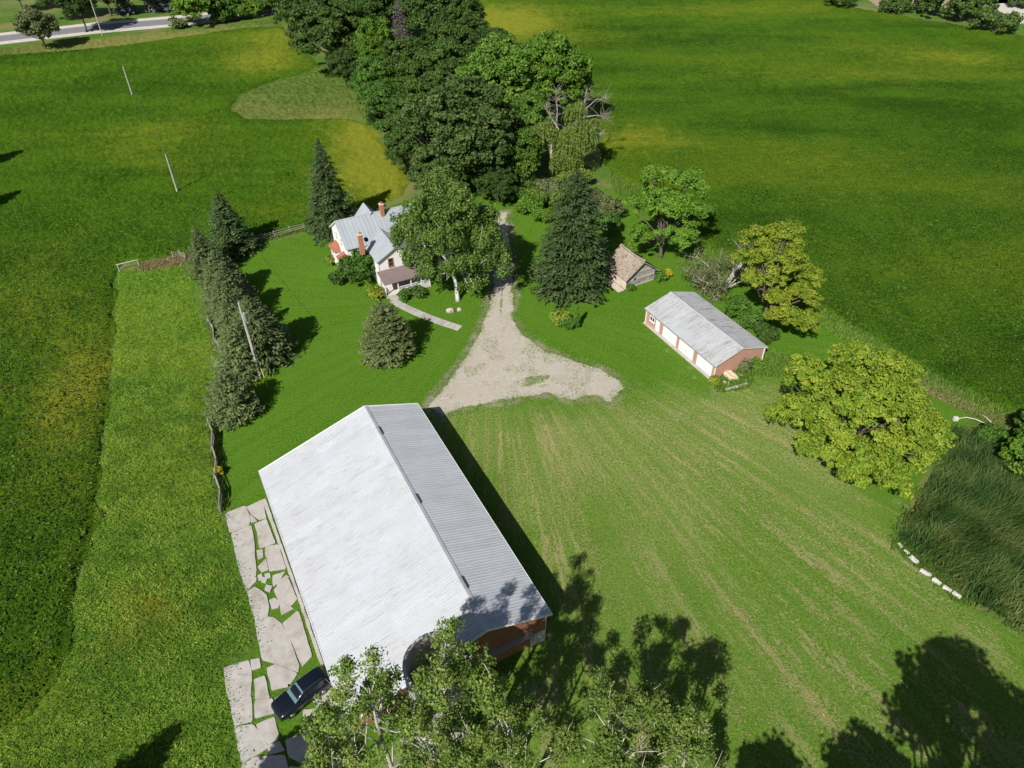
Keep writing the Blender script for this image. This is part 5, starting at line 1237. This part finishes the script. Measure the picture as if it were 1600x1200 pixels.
P = sample(REED, 46000, rng); d = np.clip(edge_dist(REED, P[:, 0], P[:, 1])/2.5, .3, 1); P = P+rng.normal(size=P.shape)*(.55*(fbm(P[:, 0]*.5, P[:, 1]*.5, 55) > .45))[:, None]; tn = np.clip((fbm(P[:, 0]*.4, P[:, 1]*.4, 3, 4)-.5)*2.6+.5+rng.uniform(-.25, .35, len(P)), 0, 1)
an = (fbm(P[:, 0]*.22, P[:, 1]*.22, 19)-.5)*5-.3; h_ = 1.7*d*(.65+.7*fbm(P[:, 0]*.3, P[:, 1]*.3, 29))
blades('reeds', P, h_, .04, np.stack([np.cos(an), np.sin(an)], 1)*.55, .7, 'reed', rng, 'dark green bed of leaning reeds at the right edge', 'reeds', tint=tn)
def scatter(name, P, z, size, mat, rng, label=None, cat=None, parent=None, tint=None, up=.8):
    n = len(P); Nn = rng.normal(size=(n, 3))+np.array([0, 0, up]); S = size*rng.uniform(.5, 1.4, n)
    V, Q = leafquads(np.column_stack([P, z]), Nn, S, .5, rng); V[:, 2] = np.maximum(V[:, 2], .03)
    o = link(name, npmesh(name, V, Q, np.repeat(rng.uniform(0, 1, n) if tint is None else tint, 4)), MATS[mat], parent); return tag(o, label, cat, kind='stuff')
P = sample(MEADOW, 110000, rng)+rng.normal(size=(110000, 2))*.7; P = P[(P[:, 1] > 20) & (rng.random(len(P)) < np.clip((104-P[:, 1])/45, 0, 1))]; cl = fbm(P[:, 0]*.55, P[:, 1]*.55, 6, 4); tn = np.clip((cl-.5)*2.4+.5+rng.uniform(-.25, .25, len(P)), 0, 1)
scatter('tall_grass', P, .10+.35*np.clip(cl-.35, 0, 1)+rng.uniform(0, .16, len(P)), 0.075, 'grass_blade', rng, 'tall bright green grass tufts between soybeans and rail fence', 'grass', tint=tn)
fo = [o for o in SC.objects if o.name.startswith('soybean_field')]
for o, poly, n, lim, zz in ((fo[0], LEFT, 150000, 125, .5), (fo[1], RIGHT, 110000, 150, .45)):
    P = sample(poly, n*3, rng); P = P[(P[:, 1] > 20) & (rng.random(len(P)) < np.clip((lim-P[:, 1])/70, 0, 1)) & (np.abs(P[:, 0]) < .78*P[:, 1]+22) & (edge_dist(poly, P[:, 0], P[:, 1]) > .5)][:n]
    tn = np.clip((fbm(P[:, 0]*.6, P[:, 1]*.6, 41, 4)-.5)*1.6+.45+rng.uniform(-.4, .4, len(P)), 0, 1)
    scatter('soybean_leaves', P, zz*(.85+.5*fbm(P[:, 0]*.12, P[:, 1]*.12, 23))+rng.uniform(-.08, .16, len(P)), .13, 'leaf_soy', rng, parent=o, tint=tn, up=1.0)
g1 = []
for px, py, r, n in ((265,958,1.1,260), (228,942,1.2,200), (247,928,1.4,150), (300,480,1.2,120), (55,1085,1.6,200), (222,1000,2,120), (330,470,.8,80), (240,405,2.0,160), (100,1150,2,100)):
    c = G(px, py)[:2]; g1.append(c+rng.normal(size=(n//2, 2))*r*2.0)
P = np.concatenate(g1); blades('goldenrod', P, .5, .025, np.array([0., 0.]), .3, 'goldenrod', rng, 'yellow goldenrod flowers scattered in the long grass strip', 'flowers', z0=.15)
# straw left on the hay ground and short tufts in the lawn
P = sample(HAY, 120000, rng); u = swath(P[:, 0], P[:, 1]); sw = vnoise(u[:, 0]*.9, u[:, 1]*.05, 2)*.6+fbm(u[:, 0]*2.2, u[:, 1]*.3, 9)*.6
bare_ = [inside(GP([(860,960),(1000,1330),(300,1330),(840,1000)]), P[:, 0], P[:, 1])]
keep = (sw > .72+rng.uniform(-.12, .20, len(P))) & (rng.random(len(P)) < .55) & (P[:, 1] > 18) & ~bare_[0]; P = P[keep]; u = u[keep]
a = np.arctan2(P[:, 1]-PIV[1], P[:, 0]-PIV[0])+rng.normal(size=len(P))*.5; s = rng.uniform(.03, .10, len(P)); t = np.stack([np.cos(a), np.sin(a)], 1)*s[:, None]; b = np.stack([-np.sin(a), np.cos(a)], 1)*(s*.35)[:, None]
zz = .075+rng.uniform(0, .03, len(P))
V = np.stack([np.column_stack([P-t, zz]), np.column_stack([P+b, zz+.02]), np.column_stack([P+t, zz]), np.column_stack([P-b, zz-.01])], 1).reshape(-1, 3)
tag(link('straw', npmesh('straw', V, np.arange(len(V)).reshape(-1, 4), np.repeat(rng.uniform(0, 1, len(P)), 4)), MATS['straw']), 'pale mown straw lying in swaths on the hay ground right of the barn', 'straw', kind='stuff')
P = sample(HAY, 22000, rng); P = P[P[:, 1] > 18]
blades('lawn_tufts', P, .13, .02, np.array([.1, .1]), .8, 'grass_blade', rng, 'short green grass tufts on the mown hay ground', 'grass', z0=.02)
# verge grass along the right field, behind the garage and under the fences
VER = GP([(945,262),(975,284),(1030,306),(1115,392),(1200,436),(1285,482),(1400,552),(1480,598),(1600,650),(1600,690),(1480,630),(1380,570),(1260,500),(1120,425),(1010,335),(960,300)])
P = sample(VER, 22000, rng); blades('verge_grass', P, .55, .03, np.array([.2, .1]), .7, 'grass_blade', rng, 'rough grass verge along the near edge of the right soybeans', 'grass')
WEED = GP([(1160,560),(1195,545),(1240,560),(1230,590),(1190,590),(1165,610),(1120,615),(1110,600)])
P = sample(WEED, 5000, rng); blades('weeds', P, .5, .04, np.array([.1, .1]), .6, 'grass_blade', rng, 'weeds around the near end of the garage', 'weeds')
fl = []
for a_, b_ in (((330,664),(336,700)), ((336,700),(340,740)), ((340,740),(348,800)), ((328,505),(342,545)), ((342,545),(374,602)), ((392,381),(476,360))):
    A_, B_ = G(*a_)[:2], G(*b_)[:2]; t = rng.uniform(0, 1, (420, 1)); fl.append(A_+(B_-A_)*t+rng.normal(size=(420, 2))*.32)
P = np.concatenate(fl); blades('fence_grass', P, .6, .03, np.array([.1, .1]), .6, 'grass_blade', rng, 'uncut grass along the feet of the fences', 'grass')
P = sample(GP([(218,414),(290,399),(292,412),(225,424)]), 2600, rng)+rng.normal(size=(2600, 2))*.5; blades('dry_grass', P, .45, .03, np.array([.1, .1]), .6, 'straw', rng, 'dry tan grass between the goal frame and the spruces', 'grass')

# grass growing over the margins of the drive, in the slab joints and along the kerb blocks
E_ = []
for i in range(len(DRIVE)):
    a_, b_ = DRIVE[i], DRIVE[(i+1) % len(DRIVE)]; n = int(np.linalg.norm(b_-a_)*130); t = rng.uniform(0, 1, (n, 1)); E_.append(a_+(b_-a_)*t+rng.normal(size=(n, 2))*.55)
P = np.concatenate(E_); P = P[fbm(P[:, 0]*.6, P[:, 1]*.6, 71) > .40]
Pg = sample(DRIVE, 16000, rng); Pg = Pg[(fbm(Pg[:, 0]*.4, Pg[:, 1]*.4, 31, 4)+.22*inside(HOLE, Pg[:, 0], Pg[:, 1]) > .60)]
P = np.concatenate([P, Pg]); scatter('drive_grass', P, .07+rng.uniform(0, .05, len(P)), .07, 'grass_blade', rng, 'grass tufts creeping over the margins of the gravel drive', 'grass', up=.6)
E_ = []
for q in SLABS:
    q = np.array(Z2(q)); qc = q.mean(0); q = q+(q-qc)/np.linalg.norm(q-qc, axis=1, keepdims=True)*.25
    for i in range(len(q)):
        a_, b_ = q[i], q[(i+1) % len(q)]; n = int(np.linalg.norm(b_-a_)*26); t = rng.uniform(0, 1, (n, 1)); E_.append(a_+(b_-a_)*t+rng.normal(size=(n, 2))*.06)
P = np.concatenate(E_); P = P[fbm(P[:, 0]*.7, P[:, 1]*.7, 72) > .40]
scatter('joint_grass', P, .005+rng.uniform(0, .035, len(P)), .055, 'grass_blade', rng, 'grass and weeds in the joints of the concrete slabs', 'grass', up=.6)
A_, B_ = G(1400, 846)[:2], G(1505, 938)[:2]; t = rng.uniform(0, 1, (2600, 1)); P = A_+(B_-A_)*t+rng.normal(size=(2600, 2))*.45
blades('kerb_grass', P, .35, .03, np.array([.1, .1]), .6, 'grass_blade', rng, 'uncut grass around the kerb blocks by the reeds', 'grass')
TRK = GP([(1385,566),(1450,596),(1520,630),(1600,664),(1600,680),(1510,645),(1440,612),(1380,580)])
P = sample(TRK, 9000, rng); blades('dry_track', P, .22, .035, np.array([.3, -.3]), 1.2, 'straw', rng, 'pale dry track along the edge of the right soybeans above the reeds', 'grass', z0=.04)
